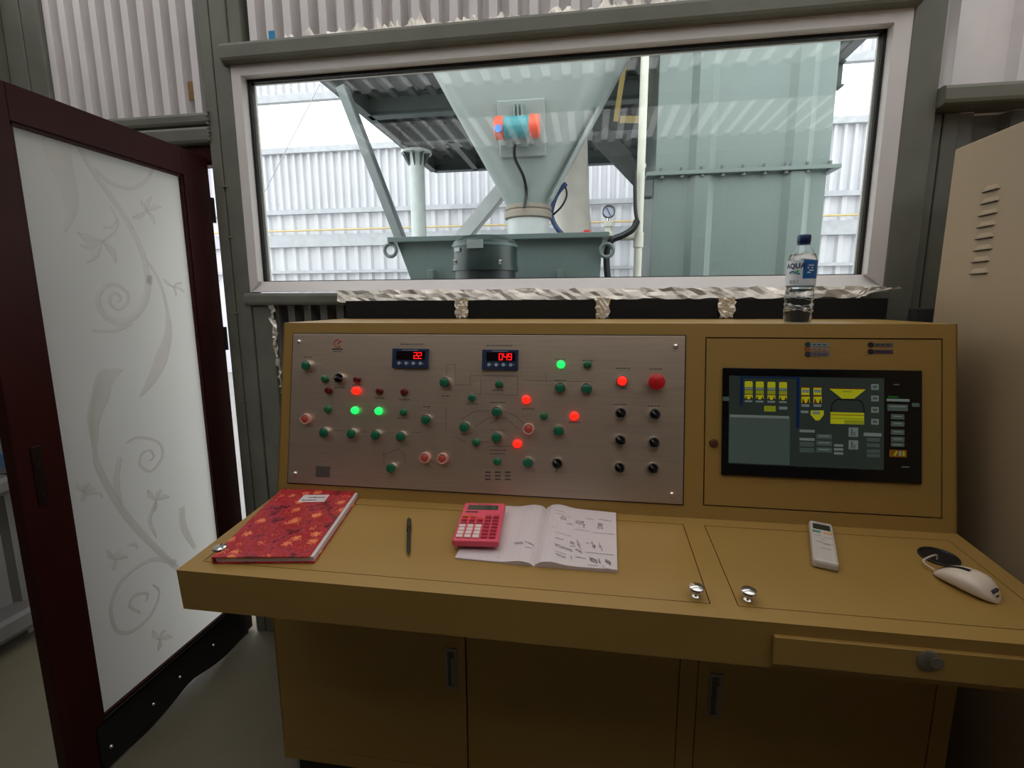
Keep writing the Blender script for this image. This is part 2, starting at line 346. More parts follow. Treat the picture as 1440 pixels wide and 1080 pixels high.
# door (open into the room, square to the wall)
XD = -1.405; dy0, dy1, dz0, dz1 = .985, 1.747, .012, 1.912; gy0, gy1, gz0, gz1 = 1.097, 1.628, .158, 1.822
dr = thing('door_1', (XD - .0175, 1.35, 0), 'open maroon door with frosted glass etched with vines', 'door', kind='structure')
obj('latch_stile', MB().box(XD - .035, XD, dy0, gy0, dz0, dz1, bev=.003), MAROON, dr)
obj('hinge_stile', MB().box(XD - .035, XD, gy1, dy1, dz0, dz1, bev=.003), MAROON, dr)
obj('top_rail', MB().box(XD - .035, XD - .001, gy0, gy1, gz1, dz1, bev=.002), MAROON, dr)
kick = obj('kick_rail', MB().box(XD - .035, XD - .001, gy0, gy1, .03, gz0, bev=.002), BLACKP, dr, label='black kick rail along the foot of the door')
mb = MB(); n = 24                              # wavy rubber strip trailing on the floor
pts = []
for k in range(n + 1):
    y = 1.07 + (1.71 - 1.07) * k / n; pts.append((y, .006 + .003 * math.sin(k * .9) + .030 * math.exp(-((y - 1.40) / .07) ** 2)))
mb.add([(XD + .003, y, .15) for y, z in pts] + [(XD + .006, y, z) for y, z in pts], [(i, i + 1, n + 2 + i, n + 1 + i) for i in range(n)])
mb.add([(XD + .0, y, .15) for y, z in pts] + [(XD + .001, y, z) for y, z in pts], [(i, i + 1, n + 2 + i, n + 1 + i) for i in range(n)])
obj('rubber_strip', mb, BLACKP, dr, label='black rubber draught strip with a wavy lower edge')
for y, z in ((1.10, .065), (1.25, .075), (1.36, .085), (1.52, .09)):
    obj('screw', MB().lathe([(0, .006), (.004, .006), (.006, .003), (.006, 0)], 8, 0, (XD + .004, y, z), 'x'), CHROME, dr)
gp = MB().box(XD - .022, XD - .017, gy0, gy1, gz0, gz1)
gp.mi = [1, 0, 1, 1, 1, 1]                 # clear pane, frosted on its room side
gp = obj('glass_pane', gp, [frosted_mat('frosted_glass', (.97, .94, .89), .93), WGLASS], dr)
for b in ((gy0, gy0 + .008, gz0, gz1), (gy1 - .008, gy1, gz0, gz1), (gy0, gy1, gz0, gz0 + .008), (gy0, gy1, gz1 - .008, gz1)):
    obj('glazing_bead', MB().box(XD - .017, XD - .006, b[0], b[1], b[2], b[3]), MAROON, dr)
ETCH = frosted_mat('etched_relief', (.92, .90, .86), .90, .25)
XG = XD - .017
def gpt(px, py): p = atx(px, py, XG); return (p.y, p.z)
def vine(pts, ws, seg=6):
    P = smooth_path([Vector((XG, *gpt(*p))) for p in pts], 6); n = len(P); mb = MB(); vs = []
    tt = np.linspace(0, 1, n); W = np.interp(tt, np.linspace(0, 1, len(ws)), ws)
    for i, p in enumerate(P):
        t = P[min(i + 1, n - 1)] - P[max(i - 1, 0)]; t.normalize(); s = Vector((0, -t.z, t.y))
        for k in range(5):
            u = -1 + k / 2; q = p + s * (W[i] * u); hgt = (0, .0017, .0026, .0017, 0)[k] if W[i] < .02 else (0, .0030, .0012, .0030, 0)[k]
            q.y = min(max(q.y, gy0 + .009), gy1 - .009); q.z = min(max(q.z, gz0 + .009), gz1 - .009)
            vs.append((q.x + .0003 + hgt, q.y, q.z))
    mb.add(vs, [(i * 5 + k, i * 5 + k + 1, i * 5 + k + 6, i * 5 + k + 5) for i in range(n - 1) for k in range(4)], 0, True)
    obj('etched_vine', mb, ETCH, gp)
cA = lambda L: [(x / 4.235, 150 + y / 4.235) for x, y in L]
cB = lambda L: [(60 + x / 3.6, 360 + y / 3.6) for x, y in L]
cC = lambda L: [(80 + x / 2.571, 600 + y / 2.571) for x, y in L]
vine(cA([(330, 150), (350, 300), (405, 470), (425, 590), (412, 680), (385, 745)]), [.040, .036, .026, .020, .010, .001])
vine(cA([(430, 170), (540, 370), (640, 510), (760, 690), (850, 880), (885, 1050)]) + cB([(540, 100), (520, 220), (470, 300), (400, 337), (320, 310), (280, 230), (310, 160), (370, 145), (430, 190), (425, 240), (380, 270), (340, 240), (345, 200), (375, 190), (395, 215), (375, 235)]),
     [.006, .008, .009, .010, .012, .013, .012, .010, .008, .006, .006, .005, .005, .005, .004, .004])
vine(cB([(455, 338), (360, 378), (245, 378)]), [.008, .006, .002])
vine(cB([(515, 10), (590, 130), (630, 280), (635, 400), (600, 520), (555, 620), (490, 715)]), [.004, .006, .007, .016, .026, .018, .002])
vine(cA([(560, 370), (650, 450), (780, 485), (880, 430), (912, 345)]), [.005, .006, .006, .005, .004])
def leaf(cx, cy, tips, wd):
    for tx, ty in tips: vine([(cx, cy), ((cx * .45 + tx * .55) + (ty - cy) * .1, (cy * .45 + ty * .55) - (tx - cx) * .1), (tx, ty)], [.001, wd, .001])
leaf(206, 297, [(212, 277), (227, 291), (217, 315), (186, 306), (199, 281)], .009)
leaf(143, 338, [(120, 370), (163, 370), (108, 326), (112, 345)], .014); vine([(143, 338), (160, 325), (165, 310), (154, 289)], [.006, .006, .004, .001]); vine([(143, 318), (155, 320), (165, 308)], [.001, .004, .002])
leaf(243, 403, [(230, 392), (259, 411), (247, 417), (256, 398)], .006)
vine(cB([(405, 575), (320, 620), (290, 720), (258, 830), (268, 960)]), [.002, .030, .028, .020, .006])
vine(cB([(290, 640), (245, 800), (265, 1000)]) + cC([(150, 150), (220, 280), (300, 380), (420, 500), (470, 540)]), [.004, .006, .008, .011, .012, .010, .008])
vine(cC([(228, 110), (215, 200), (238, 305)]), [.008, .011, .004])
vine(cC([(250, 60), (300, 38), (370, 60), (380, 110), (340, 160), (300, 140), (305, 100), (335, 85), (350, 110), (330, 125)]), [.003, .005, .005, .005, .005, .005, .004, .004, .004, .003])
vine(cC([(430, 492), (340, 482), (240, 550), (195, 650), (215, 735), (270, 740), (340, 680), (370, 600), (345, 570)]), [.010, .007, .006, .006, .006, .006, .006, .004, .003])
vine(cC([(300, 672), (263, 650), (280, 612), (325, 603), (322, 632)]), [.004, .005, .005, .005, .003])
vine(cC([(450, 290), (460, 370), (500, 440)]), [.014, .014, .006])
def bloom(x, y, s=1.0):
    q = cC([(x, y)])[0]; leaf(q[0], q[1], [(q[0] - 9 * s, q[1] - 12 * s), (q[0] + 8 * s, q[1] - 12 * s), (q[0] - 2 * s, q[1] + 14 * s), (q[0] + 17 * s, q[1] - 3 * s)], .009 * s)
for a in ((355, 265, 1.2), (208, 480, 1.1), (95, 235, 1.0), (370, 770, 1.1)): bloom(*a)
vine(cC([(355, 280), (335, 340), (360, 400)]), [.006, .008, .002]); vine(cC([(100, 245), (150, 240), (165, 258)]), [.004, .004, .002]); vine(cC([(258, 430), (280, 425), (292, 440)]), [.004, .006, .002])
obj('frame_head', MB().box(-2.035, -1.385, 1.752, 1.80, 1.885, 1.953, bev=.003), MAROON, dr)
for z in (.35, 1.20, 1.68): obj('hinge', MB().lathe([(.009, z), (.009, z + .09)], 10, 0, (XD - .005, dy1 + .008, 0)), BLACKP, dr)
lk = obj('lock_plate', MB().box(XD, XD + .004, 1.02, 1.045, .86, 1.02, bev=.0015), mat('dark_lock_metal', (.03, .015, .013), .35, .5), dr, label='dark lock plate without its handle')
for z in (.89, .93, .975, 1.0): obj('lock_hole', MB().lathe([(.0075 if z == .975 else .004, 0), (.0075 if z == .975 else .004, .003)], 10, 0, (XD + .003, 1.033, z), 'x'), BLACKP, lk)

# ================================================================== CONSOLE
X0, X1 = -.860, .842
FE = Vector((0, .8596, .820)); TD = math.radians(5); CR = Vector((0, 1.215, .851)); TP = math.radians(11)
nD = Vector((0, -math.sin(TD), math.cos(TD))); vD = Vector((0, math.cos(TD), math.sin(TD)))
nP = Vector((0, -math.cos(TP), math.sin(TP))); vP = Vector((0, math.sin(TP), math.cos(TP)))
MD = Matrix(((1, 0, 0, 0), (0, vD.y, nD.y, FE.y), (0, vD.z, nD.z, FE.z), (0, 0, 0, 1)))      # desk frame: x, up the desk, out of it
MP = Matrix(((1, 0, 0, 0), (0, vP.y, nP.y, CR.y), (0, vP.z, nP.z, CR.z), (0, 0, 0, 1)))      # panel frame
MDi, MPi = MD.inverted(), MP.inverted()
def dk(px, py, h=0): q = MDi @ atp(px, py, FE + nD * h, nD); return q.x, q.y
def pn(px, py, h=0): q = MPi @ atp(px, py, CR + nP * h, nP); return q.x, q.y
LD = (CR - FE).length; TOPZ = 1.325; LP = (TOPZ - CR.z) / math.cos(TP); YT = CR.y + LP * math.sin(TP); YBK = 1.685
con = thing('control_console', (0, 1.27, 0), 'large beige steel control console below the long window', 'console')
def plate(name, M, xs, ys, holes, t, m, parent, label=None):       # sheet with rectangular openings
    xs = sorted(set(xs)); ys = sorted(set(ys)); mb = MB(M)
    def hole(a, b): return any(h[0] - 1e-6 <= a and a <= h[1] + 1e-6 and h[2] - 1e-6 <= b and b <= h[3] + 1e-6 for h in holes)
    cell = {(i, j): not hole((xs[i] + xs[i + 1]) / 2, (ys[j] + ys[j + 1]) / 2) for i in range(len(xs) - 1) for j in range(len(ys) - 1)}
    for (i, j), on in cell.items():
        if not on: continue
        a, b, c, d = xs[i], xs[i + 1], ys[j], ys[j + 1]
        mb.add([(a, c, 0), (b, c, 0), (b, d, 0), (a, d, 0)], [(0, 1, 2, 3)])
        for (di, dj, p, q) in ((-1, 0, (a, c), (a, d)), (1, 0, (b, d), (b, c)), (0, -1, (b, c), (a, c)), (0, 1, (a, d), (b, d))):
            if not cell.get((i + di, j + dj), False): mb.add([(*p, 0), (*q, 0), (*q, -t), (*p, -t)], [(0, 1, 2, 3)])
    return obj(name, mb, m, parent, label)
g = .002
# lids let into the desk
L1 = (-.827, .233, .036, .325); L2 = (.281, .806, .036, .325)
plate('desk_frame', MD, [X0, X1, L1[0], L1[1], L2[0], L2[1]], [0, LD, .036, .325], [L1, L2], .02, PAINT, con)
for L in (L1, L2):
    obj('desk_lid', MB(MD).box(L[0] + g, L[1] - g, L[2] + g, L[3] - g, -.015, -.0002), PAINT, con)
obj('desk_underside', MB(MD).box(X0 + .004, X1 - .004, .004, LD, -.05, -.021), SEAM, con)
def side_poly(x):            # console side cheek outline
    return [(x, .8596, .8198), (x, .866, .726), (x, 1.15, .735), (x, 1.15, .062), (x, 1.66, .062), (x, YBK, TOPZ), (x, YT, TOPZ), (x, CR.y, CR.z)]
apz = .726
obj('desk_apron', MB().prism([(X0, .8597, .8195), (X0, .866, apz), (X0, 1.152, apz + .006), (X0, 1.152, apz + .018), (X0, .882, apz + .014), (X0, .876, .81)], (X1 - X0, 0, 0)), PAINT, con)
for x in (X0, X1 - .003): obj('side_cheek', MB().prism(side_poly(x), (.003, 0, 0)), PAINT, con)
obj('console_top', MB().box(X0, X1, YT, YBK, TOPZ - .02, TOPZ, bev=.003), PAINT, con)
obj('console_back', MB().box(X0 + .004, X1 - .004, YBK - .01, YBK, .062, TOPZ - .02), PAINT, con)
# sloping face with an opening for the screen door; stainless plate on it
sx0, sy1 = pn(992, 474); sx1, _ = pn(1326, 477); _, sy0 = pn(986.5, 711)
SD = (sx0, sx1, sy0, sy1)
plate('sloping_face', MP, [X0, X1, *SD[:2]], [0, LP, *SD[2:]], [SD], .02, PAINT, con)
obj('face_lining', MB(MP).box(X0 + .004, X1 - .004, .01, LP - .01, -.03, -.021), SEAM, con)
sd = obj('screen_door', MB(MP).box(SD[0] + .003, SD[1] - .003, SD[2] + .003, SD[3] - .003, -.012, -.0005), PAINT, con)
p0 = pn(413, 469.5); p1 = pn(963.7, 473); p2 = pn(406, 678.5); p3 = pn(959, 708.7)
PX0, PX1, PY0, PY1 = (p0[0] + p2[0]) / 2, (p1[0] + p3[0]) / 2, (p2[1] + p3[1]) / 2, (p0[1] + p1[1]) / 2
obj('panel_shadow_edge', MB(MP).box(PX0 - .003, PX1 + .003, PY0 - .003, PY1 + .003, 0, .0012), SEAM, con)  # dark rim standing in for the shadow gap round the plate
ip = obj('instrument_panel', MB(MP).box(PX0, PX1, PY0, PY1, .0012, .0035, bev=.0006), STEEL, con, 'brushed stainless instrument panel')
HP = .0035
def onP(px, py, h=HP): x, y = pn(px, py, h); return MP @ Matrix.Translation((x, y, h))
def proto(name, build, mats): mb = MB(); build(mb); return mesh(name, mb, mats)
def bezel(r, h): return lambda mb: mb.lathe([(r, 0), (r, h * .6), (r * .92, h), (r * .72, h), (r * .72, h * .7)], 20)
m_coll = proto('push_collar', bezel(.0150, .012), CHROME); m_collr = proto('collar', bezel(.0150, .013), RING); m_collb = proto('collar', bezel(.0140, .008), BLACKP)
def capf(r, z0, z1): return lambda mb: mb.lathe([(0, z1), (r * .8, z1), (r, z1 - .0015), (r, z0)][::-1], 20)
m_cap = {k: proto('button_cap', capf(.0118, .004, .0165), m) for k, m in (('g', BTN_G), ('R', LIT_R2))}
m_cap['o'] = proto('button_cap', capf(.0098, .004, .0128), BTN_O)
lampf = lambda mb: mb.lathe([(.0105, 0), (.0105, .004), (.0088, .0055), (.0088, .010), (.006, .0135), (0, .0145)], 16)
m_lamp = {k: proto('pilot_lamp', lampf, m) for k, m in (('g', BTN_G), ('r', BTN_R), ('R', LIT_R), ('G', LIT_G))}
def knobf(mb):
    mb.lathe([(.0115, .006), (.0115, .011), (0, .011)], 20); mb.box(-.0035, .0035, -.0115, .0115, .010, .021, bev=.0012)
m_knob = proto('selector_knob', knobf, BTN_K); m_line = proto('pointer_line', lambda mb: mb.box(-.0006, .0006, .002, .011, .021, .0214), WHITEP)
def push(px, py, k):
    M = onP(px, py); c = inst('push_button', m_collr if k in 'o' else m_coll, con, M, {'o': 'flat red push button with pale collar', 'g': 'green push button', 'R': 'lit red push button'}[k])
    inst('button_cap', m_cap[k], c, M)
def lamp(px, py, k): inst('pilot_lamp', m_lamp[k], con, onP(px, py), {'g': 'unlit green pilot lamp', 'r': 'unlit red pilot lamp', 'R': 'lit red pilot lamp', 'G': 'lit green pilot lamp'}[k])
def sel(px, py, rot=.7):
    M = onP(px, py) @ Matrix.Rotation(rot, 4, 'Z'); c = inst('selector_switch', m_coll, con, M, 'black selector switch'); inst('selector_knob', m_knob, c, M); inst('pointer_line', m_line, c, M)
for a in ((433.3, 514.4), (458.4, 608), (496.7, 609.6), (530.4, 611.6), (565.6, 613.8), (600.7, 590), (626.7, 537.8), (654.4, 600.4), (552.2, 657.8), (788, 545.5), (825, 547), (699.5, 579), (785.8, 605.5), (699.5, 615), (743, 650)): push(*a, 'g')
for a in ((431.6, 589), (598.9, 643.3), (623.3, 644.4), (743.8, 603)): push(*a, 'o')
push(874.5, 535.8, 'R')
for a in ((457.8, 532.7, 'g'), (502.7, 534, 'r'), (462.9, 548.9, 'r'), (501, 549.5, 'R'), (534.4, 550.4, 'r'), (568.9, 551, 'r'), (461.6, 575.6, 'g'), (499.6, 577, 'G'), (532.9, 578, 'G'), (567.8, 579.6, 'g'), (664, 559.3, 'g'), (669.6, 621.6, 'g'),
          (788.8, 512.5, 'G'), (826, 513, 'g'), (702, 540.5, 'g'), (740, 561.8, 'R'), (765, 585, 'g'), (807.5, 585, 'R'), (727.5, 624, 'R'), (699.5, 648.8, 'g')): lamp(*a)
for a in ((478.9, 532.2, 1.2), (783.8, 651), (872.5, 581), (920, 582.5), (871.8, 618.8), (918.8, 622), (871, 657), (917.5, 658)): sel(*a)
M = onP(922, 537); es = inst('emergency_stop', proto('emergency_stop', bezel(.0165, .010), BLACKP), con, M, 'red mushroom emergency stop button')
inst('mushroom_head', proto('mushroom_head', lambda mb: mb.lathe([(.010, .008), (.010, .016), (.0195, .018), (.0205, .022), (.0195, .026), (.012, .029), (0, .030)], 24), MUSH), es, M)
m_scr = proto('panel_screw', lambda mb: mb.lathe([(.0068, 0), (.0068, .002), (.0055, .005), (.003, .007), (0, .0075)], 14), CHROME)
for a in ((421, 480.7), (415.6, 666), (950, 487), (944.5, 695)): inst('panel_screw', m_scr, con, onP(*a))
# printed mimic lines and legends
LEG = mat('panel_print', (.10, .085, .075), .5)
mb = MB(MP)
def pline(a, b, wd=.0009, mi=0):
    x, y = pn(*a, HP); X, Y = pn(*b, HP); d = Vector((X - x, Y - y, 0)); t = d.normalized(); s = Vector((-t.y, t.x, 0)) * wd / 2; p = Vector((x, y, HP))
    mb.prism([p - s, p + s, p + s + d, p - s + d], (0, 0, .0003), mi)
for L in ([(628, 527), (628, 513), (640, 513), (640, 541), (661, 541), (661, 528), (727, 529)], [(676, 532), (676, 554), (666, 554)], [(680, 528), (728, 529), (728, 556), (681, 554)], [(648, 590), (668, 578), (690, 577)], [(668, 600), (686, 588), (712, 588), (730, 604)], [(690, 596), (700, 588)],
          [(668, 621), (690, 621)], [(708, 578), (725, 585), (738, 597)], [(538, 640), (560, 631), (570, 640), (570, 652)], [(540, 634), (540, 656)], [(577, 608), (592, 608)], [(470, 605), (486, 606)], [(508, 607), (520, 608)], [(542, 609), (555, 609)], [(603, 572), (603, 582)], [(627, 572), (627, 606)],
          [(735, 535), (835, 537)], [(768, 525), (768, 536)], [(640, 614), (655, 622)], [(686, 628), (720, 627)], [(712, 611), (722, 615)], [(690, 604), (714, 606)]):
    for a, b in zip(L, L[1:]): pline(a, b)
random.seed(11)
for px, py, wd in ((580, 484, 34), (703, 486, 38), (876, 518, 20), (922, 519, 18), (826, 507, 14), (788, 505, 14), (788, 535, 16), (502, 541, 12), (534, 560, 14), (569, 562, 16), (568, 588, 16), (664, 568, 16), (700, 549, 16), (700, 566, 22), (743, 575, 18), (808, 594, 16), (700, 633, 24), (700, 638, 20), (872, 569, 18), (920, 571, 18), (626, 557, 10), (600, 572, 10), (433, 502, 12), (478, 545, 14)):
    x = -wd / 2
    while x < wd / 2:
        l = random.uniform(2, 4.5); pline((px + x, py), (px + min(x + l, wd / 2), py), .0022); x += l + .8
for px in (686, 700, 714):
    for k in range(3): pline((px - 4, 664 + k * 5), (px + 4, 664.2 + k * 5), .004)
pline((444, 663), (464, 663.8), .030)
obj('printed_legends', mb, [LEG], con, 'dark printed mimic lines and small legends on the steel panel', kind='stuff')
mb = MB(MP); x, y = pn(475, 483, HP)
ring = [(x + .0105 * math.cos(a), y + .0105 * math.sin(a), HP + .0004) for a in np.linspace(.6, 5.6, 16)]; mb.tube(ring, .0016, 5); mb.tube([(x - .001, y - .003, HP + .0004), (x + .005, y + .004, HP + .0004), (x + .012, y + .007, HP + .0004)], .0014, 5)
obj('red_emblem', mb, mat('emblem_red', (.50, .07, .04), .5), con, 'red ring emblem printed on the steel panel')
mb = MB(MP)
pline((467, 491), (482, 491.2), .0045); pline((468, 494.5), (481, 494.7), .0018); obj('emblem_lettering', mb, LEG, con)
# panel meters
SEG = {'0': 'abcdef', '2': 'abged', '4': 'fgbc', '9': 'abcdfg'}
def meter(a, b, txt):
    x0, y1 = pn(*a); x1, y0 = pn(*b); M = MP
    c = obj('panel_meter', MB(M).box(x0, x1, y0, y1, HP, HP + .009, bev=.001), mat('navy_meter_bezel', (.02, .035, .09), .35), con, 'navy panel meter with red digits')
    W, H = x1 - x0, y1 - y0; z = HP + .009
    obj('meter_display', MB(M).rect(x0 + .12 * W, x1 - .08 * W, y0 + .42 * H, y1 - .14 * H, z), mat('meter_window', (.010, .004, .006), .2), c)
    mb = MB(M); dh = .30 * H; dw = .16 * H; xx = x1 - .14 * W - len(txt) * dw * 1.45; yb = y0 + .49 * H
    for i, ch in enumerate(txt):
        ox = xx + i * dw * 1.45; t = .0013
        S = {'a': (0, dw, dh, dh), 'g': (0, dw, dh / 2, dh / 2), 'd': (0, dw, 0, 0), 'f': (0, 0, dh / 2, dh), 'b': (dw, dw, dh / 2, dh), 'e': (0, 0, 0, dh / 2), 'c': (dw, dw, 0, dh / 2)}
        for s in SEG[ch]: p = S[s]; mb.rect(ox + p[0] - t / 2, ox + p[1] + t / 2, yb + p[2] - t / 2, yb + p[3] + t / 2, z + .0006)
    obj('meter_digits', mb, mat('red_led_digits', (.8, .02, .02), .4, emit='ff1010', estr=2.5), c)
    obj('meter_caption', MB(M).rect(x0 + .28 * W, x0 + .72 * W, y1 - .10 * H, y1 - .065 * H, z), mat('meter_print', (.35, .38, .45), .5), c)
    for k in range(4):
        cx = x0 + W * (.2 + .2 * k); cy = y0 + .24 * H; kb = MB(M); kb.lathe([(.0046, z), (.0046, z + .0012), (0, z + .0014)], 12, 0, (cx, cy, 0)); kb.box(cx + .0058, cx + .009, cy - .0008, cy + .0008, z, z + .0006); obj('meter_key', kb, mat('meter_key_grey', (.42, .46, .54), .4), c)
meter((554.2, 490.5), (603.2, 518.2), '22'); meter((679.5, 492), (729, 520.5), '049')
# touch screen
cS = lambda x, y: (970 + x / 3.6, 440 + y / 3.6)
a = pn(1015.8, 517.2); b = pn(1294.4, 680.3)
hb = obj('touch_screen', MB(MP).box(a[0], b[0], (b[1] + pn(1013.6, 667.2)[1]) / 2, a[1], -.0005, .006, bev=.0015), mat('screen_bezel', (.004, .004, .005), .22), con, 'black widescreen touch panel')
SCOL = {'bg': ('2c342f', .6), 'grey': ('44504a', .6), 'lg': ('78827c', .5), 'yel': ('b4b41c', .55), 'yel2': ('8f9620', .5), 'blue': ('0a2044', .6), 'red': ('6c2008', .6), 'dk': ('060706', .2), 'grn': ('1c6a1c', .5), 'org': ('6a4410', .55), 'teal': ('0d2c30', .5)}
smn = list(SCOL); smats = [mat('screen_' + k, tuple(c * .25 for c in lin(SCOL[k][0])), .25, var=.02, emit=SCOL[k][0], estr=SCOL[k][1] * .6) for k in smn]
mb = MB(MP); ZS = .0061
def sr(x0, y0, x1, y1, c, lay=1):
    p = pn(*cS(x0, y0), .006); q = pn(*cS(x1, y1), .006); mb.box(min(p[0], q[0]), max(p[0], q[0]), min(p[1], q[1]), max(p[1], q[1]), ZS + (lay - 1) * .0002, ZS + lay * .0002, smn.index(c))
def spoly(pts, c, lay=2): mb.prism([(*pn(*cS(*p), .006), ZS + (lay - 1) * .0002) for p in pts], (0, 0, .0002), smn.index(c))
sr(200, 318, 982, 796, 'bg'); sr(255, 325, 550, 540, 'teal', 2) if 0 else None
sr(200, 520, 505, 770, 'grey', 2); sr(202, 514, 502, 536, 'lg', 3); sr(255, 322, 268, 470, 'blue', 2); sr(540, 320, 553, 585, 'blue', 2); sr(270, 322, 540, 334, 'blue', 2)
for i, x in enumerate((278, 334, 393, 452)):
    y = 346 + i * 1.5
    spoly([(x + 2, y), (x + 36, y), (x + 40, y + 6), (x + 40, y + 30), (x, y + 30), (x, y + 6)], 'yel'); sr(x, y + 31, x + 40, y + 42, 'lg', 2); sr(x, y + 44, x + 40, y + 64, 'yel2', 2); spoly([(x, y + 66), (x + 40, y + 66), (x + 40, y + 86), (x + 32, y + 86), (x + 20, y + 92), (x + 8, y + 86), (x, y + 86)], 'yel'); sr(x, y + 66, x + 40, y + 69, 'red', 3)
    spoly([(x + 2, y + 86), (x + 6, y + 72), (x + 12, y + 86)], 'red', 3); spoly([(x + 28, y + 86), (x + 34, y + 72), (x + 38, y + 86)], 'red', 3); sr(x, y + 96, x + 38, y + 106, 'lg', 2)
sr(376, 470, 434, 500, 'yel2', 2); sr(452, 474, 494, 490, 'lg', 2)
for x in (565, 626):
    sr(x, 374, x + 40, 380, 'red', 3); sr(x, 376, x + 40, 416, 'yel', 2); sr(x + 4, 388, x + 38, 404, 'lg', 3); sr(x, 417, x + 42, 423, 'red', 2); spoly([(x, 424), (x + 42, 424), (x + 42, 456), (x, 456)], 'yel')
    spoly([(x + 3, 456), (x + 6, 430), (x + 18, 456)], 'red', 3); spoly([(x + 26, 456), (x + 38, 430), (x + 40, 456)], 'red', 3); sr(x, 462, x + 40, 476, 'lg', 2)
sr(562, 494, 600, 508, 'lg', 2); spoly([(612, 494), (678, 494), (678, 516), (656, 544), (636, 544), (612, 516)], 'yel'); sr(622, 498, 658, 514, 'lg', 3)
spoly([(706, 384), (890, 388), (832, 434), (770, 434)], 'yel'); sr(706, 380, 890, 388, 'red', 3); sr(770, 394, 820, 402, 'yel2', 4)
def stroke(a, b, wd, c):
    d = Vector((b[0] - a[0], b[1] - a[1])); s = Vector((-d.y, d.x)).normalized() * wd / 2; spoly([(a[0] - s.x, a[1] - s.y), (a[0] + s.x, a[1] + s.y), (b[0] + s.x, b[1] + s.y), (b[0] - s.x, b[1] - s.y)], c)
for a, b in (((742, 440), (718, 465)), ((718, 465), (716, 500)), ((862, 442), (880, 468)), ((880, 468), (882, 505)), ((742, 438), (860, 442))): stroke(a, b, 5, 'dk')
sr(712, 502, 882, 566, 'yel', 2); sr(712, 513, 882, 521, 'red', 3); sr(712, 530, 882, 540, 'yel2', 3); sr(782, 542, 882, 566, 'yel2', 3)
for y in (360, 418, 476, 536): sr(918, y, 956, y + 30, 'lg', 2); sr(926, y + 8, 948, y + 22, 'grey', 3)
sr(555, 590, 632, 606, 'lg', 2); sr(555, 632, 632, 648, 'lg', 2)
for y in (652, 682): sr(556, y, 628, y + 26, 'grey', 2)
for y in (612, 646, 680): sr(640, y, 720, y + 28, 'grey', 2); sr(652, y + 8, 708, y + 16, 'lg', 3)
for y in (664, 684, 704): sr(730, y, 776, y + 14, 'lg', 2)
for y in (580, 644): sr(804, y, 852, y + 48, 'lg', 2); sr(816, y + 6, 824, y + 42, 'grey', 3); sr(830, y + 22, 836, y + 44, 'grey', 3)
sr(880, 606, 970, 626, 'lg', 2)
for y in (632, 660, 690, 712): sr(896, y, 962, y + 20, 'grey', 2)
sr(996, 434, 1112, 450, 'lg', 2); sr(1000, 462, 1104, 498, 'grey', 2); sr(1012, 470, 1092, 478, 'lg', 3); sr(1004, 422, 1056, 430, 'grn', 2)
for y in (512, 548, 590, 626, 656): sr(1018, y, 1086, y + (28 if y != 656 else 22), 'grey', 2); sr(1030, y + 9, 1074, y + 15, 'lg', 3)
sr(1010, 692, 1098, 732, 'org', 2); spoly([(1030, 722), (1044, 698), (1052, 704), (1040, 724)], 'yel2', 3); sr(1058, 700, 1070, 724, 'lg', 3); sr(1076, 700, 1088, 724, 'yel2', 3)
sr(1030, 360, 1060, 366, 'grey', 2); sr(1072, 776, 1112, 784, 'grey', 2); sr(595, 810, 684, 824, 'dk', 2)
sr(167, 424, 198, 446, 'grey', 2); sr(1124, 456, 1162, 476, 'grey', 2)
obj('screen_display', mb, smats, hb, 'lit plant diagram with yellow bins and grey keys')
# stickers and lock on the screen door
for (px, py, cols) in ((1149, 490.5, (('0c3a38', '7f8c90'), ('8a4a18', '8a7f76'), ('2c2a30', '6a6470'))), (1238, 491, (('14100f', '605a58'), ('14100f', '4c3c50')))):
    x, y = pn(px, py); mb = MB(MP); mm = []
    for i, (c1, c2) in enumerate(cols):
        yy = y + .010 - i * (.0115 if len(cols) == 3 else .016); mm += [mat('print_' + c1, c1, .5), mat('print_' + c2, c2, .5)]
        mb.rect(x - .020, x + .027, yy - .0045, yy + .0045, .0, 2 * i + 1, .0005); mb.lathe([(.0065, 0), (.0065, .0008)], 14, 2 * i, (x - .021, yy, 0))
        for k in range(3): mb.rect(x - .010 + k * .011, x - .002 + k * .011, yy - .0012, yy + .0012, .0005, 2 * i, .0003)
    obj('door_sticker', mb, mm, sd, 'small printed sticker with round symbols')
mb = MB(MP); x, y = pn(1003.5, 623); mb.lathe([(.0105, 0), (.0105, .003), (.007, .004), (.007, .007), (0, .0075)], 16, 0, (x, y, 0)); mb.box(x - .001, x + .001, y - .005, y + .005, .0074, .008)
obj('cam_lock', mb, mat('rusty_lock', (.16, .06, .03), .4, .6), sd, 'small reddish cam lock')
# lid knobs and grommet
def knob(px, py):
    x, y = dk(px, py, .0); mb = MB(MD); mb.lathe([(.0085, 0), (.0085, .003), (.005, .006), (.0055, .013), (.0125, .0165), (.0150, .019), (.0135, .022), (.008, .0238), (0, .0245)], 20, 0, (x, y, 0)); obj('lid_knob', mb, CHROME, con, 'chrome lid knob')
for a in ((311, 781.5), (978.5, 839), (1051.5, 844)): knob(*a)
x, y = dk(1320, 783.5); gx, gy = x, y
mb = MB(MD); mb.lathe([(.036, 0), (.036, .003), (.033, .004), (.031, .001), (0, .001)], 32, 0, (x, y, 0)); obj('cable_grommet', mb, BLACKP, con, 'round black cable grommet')
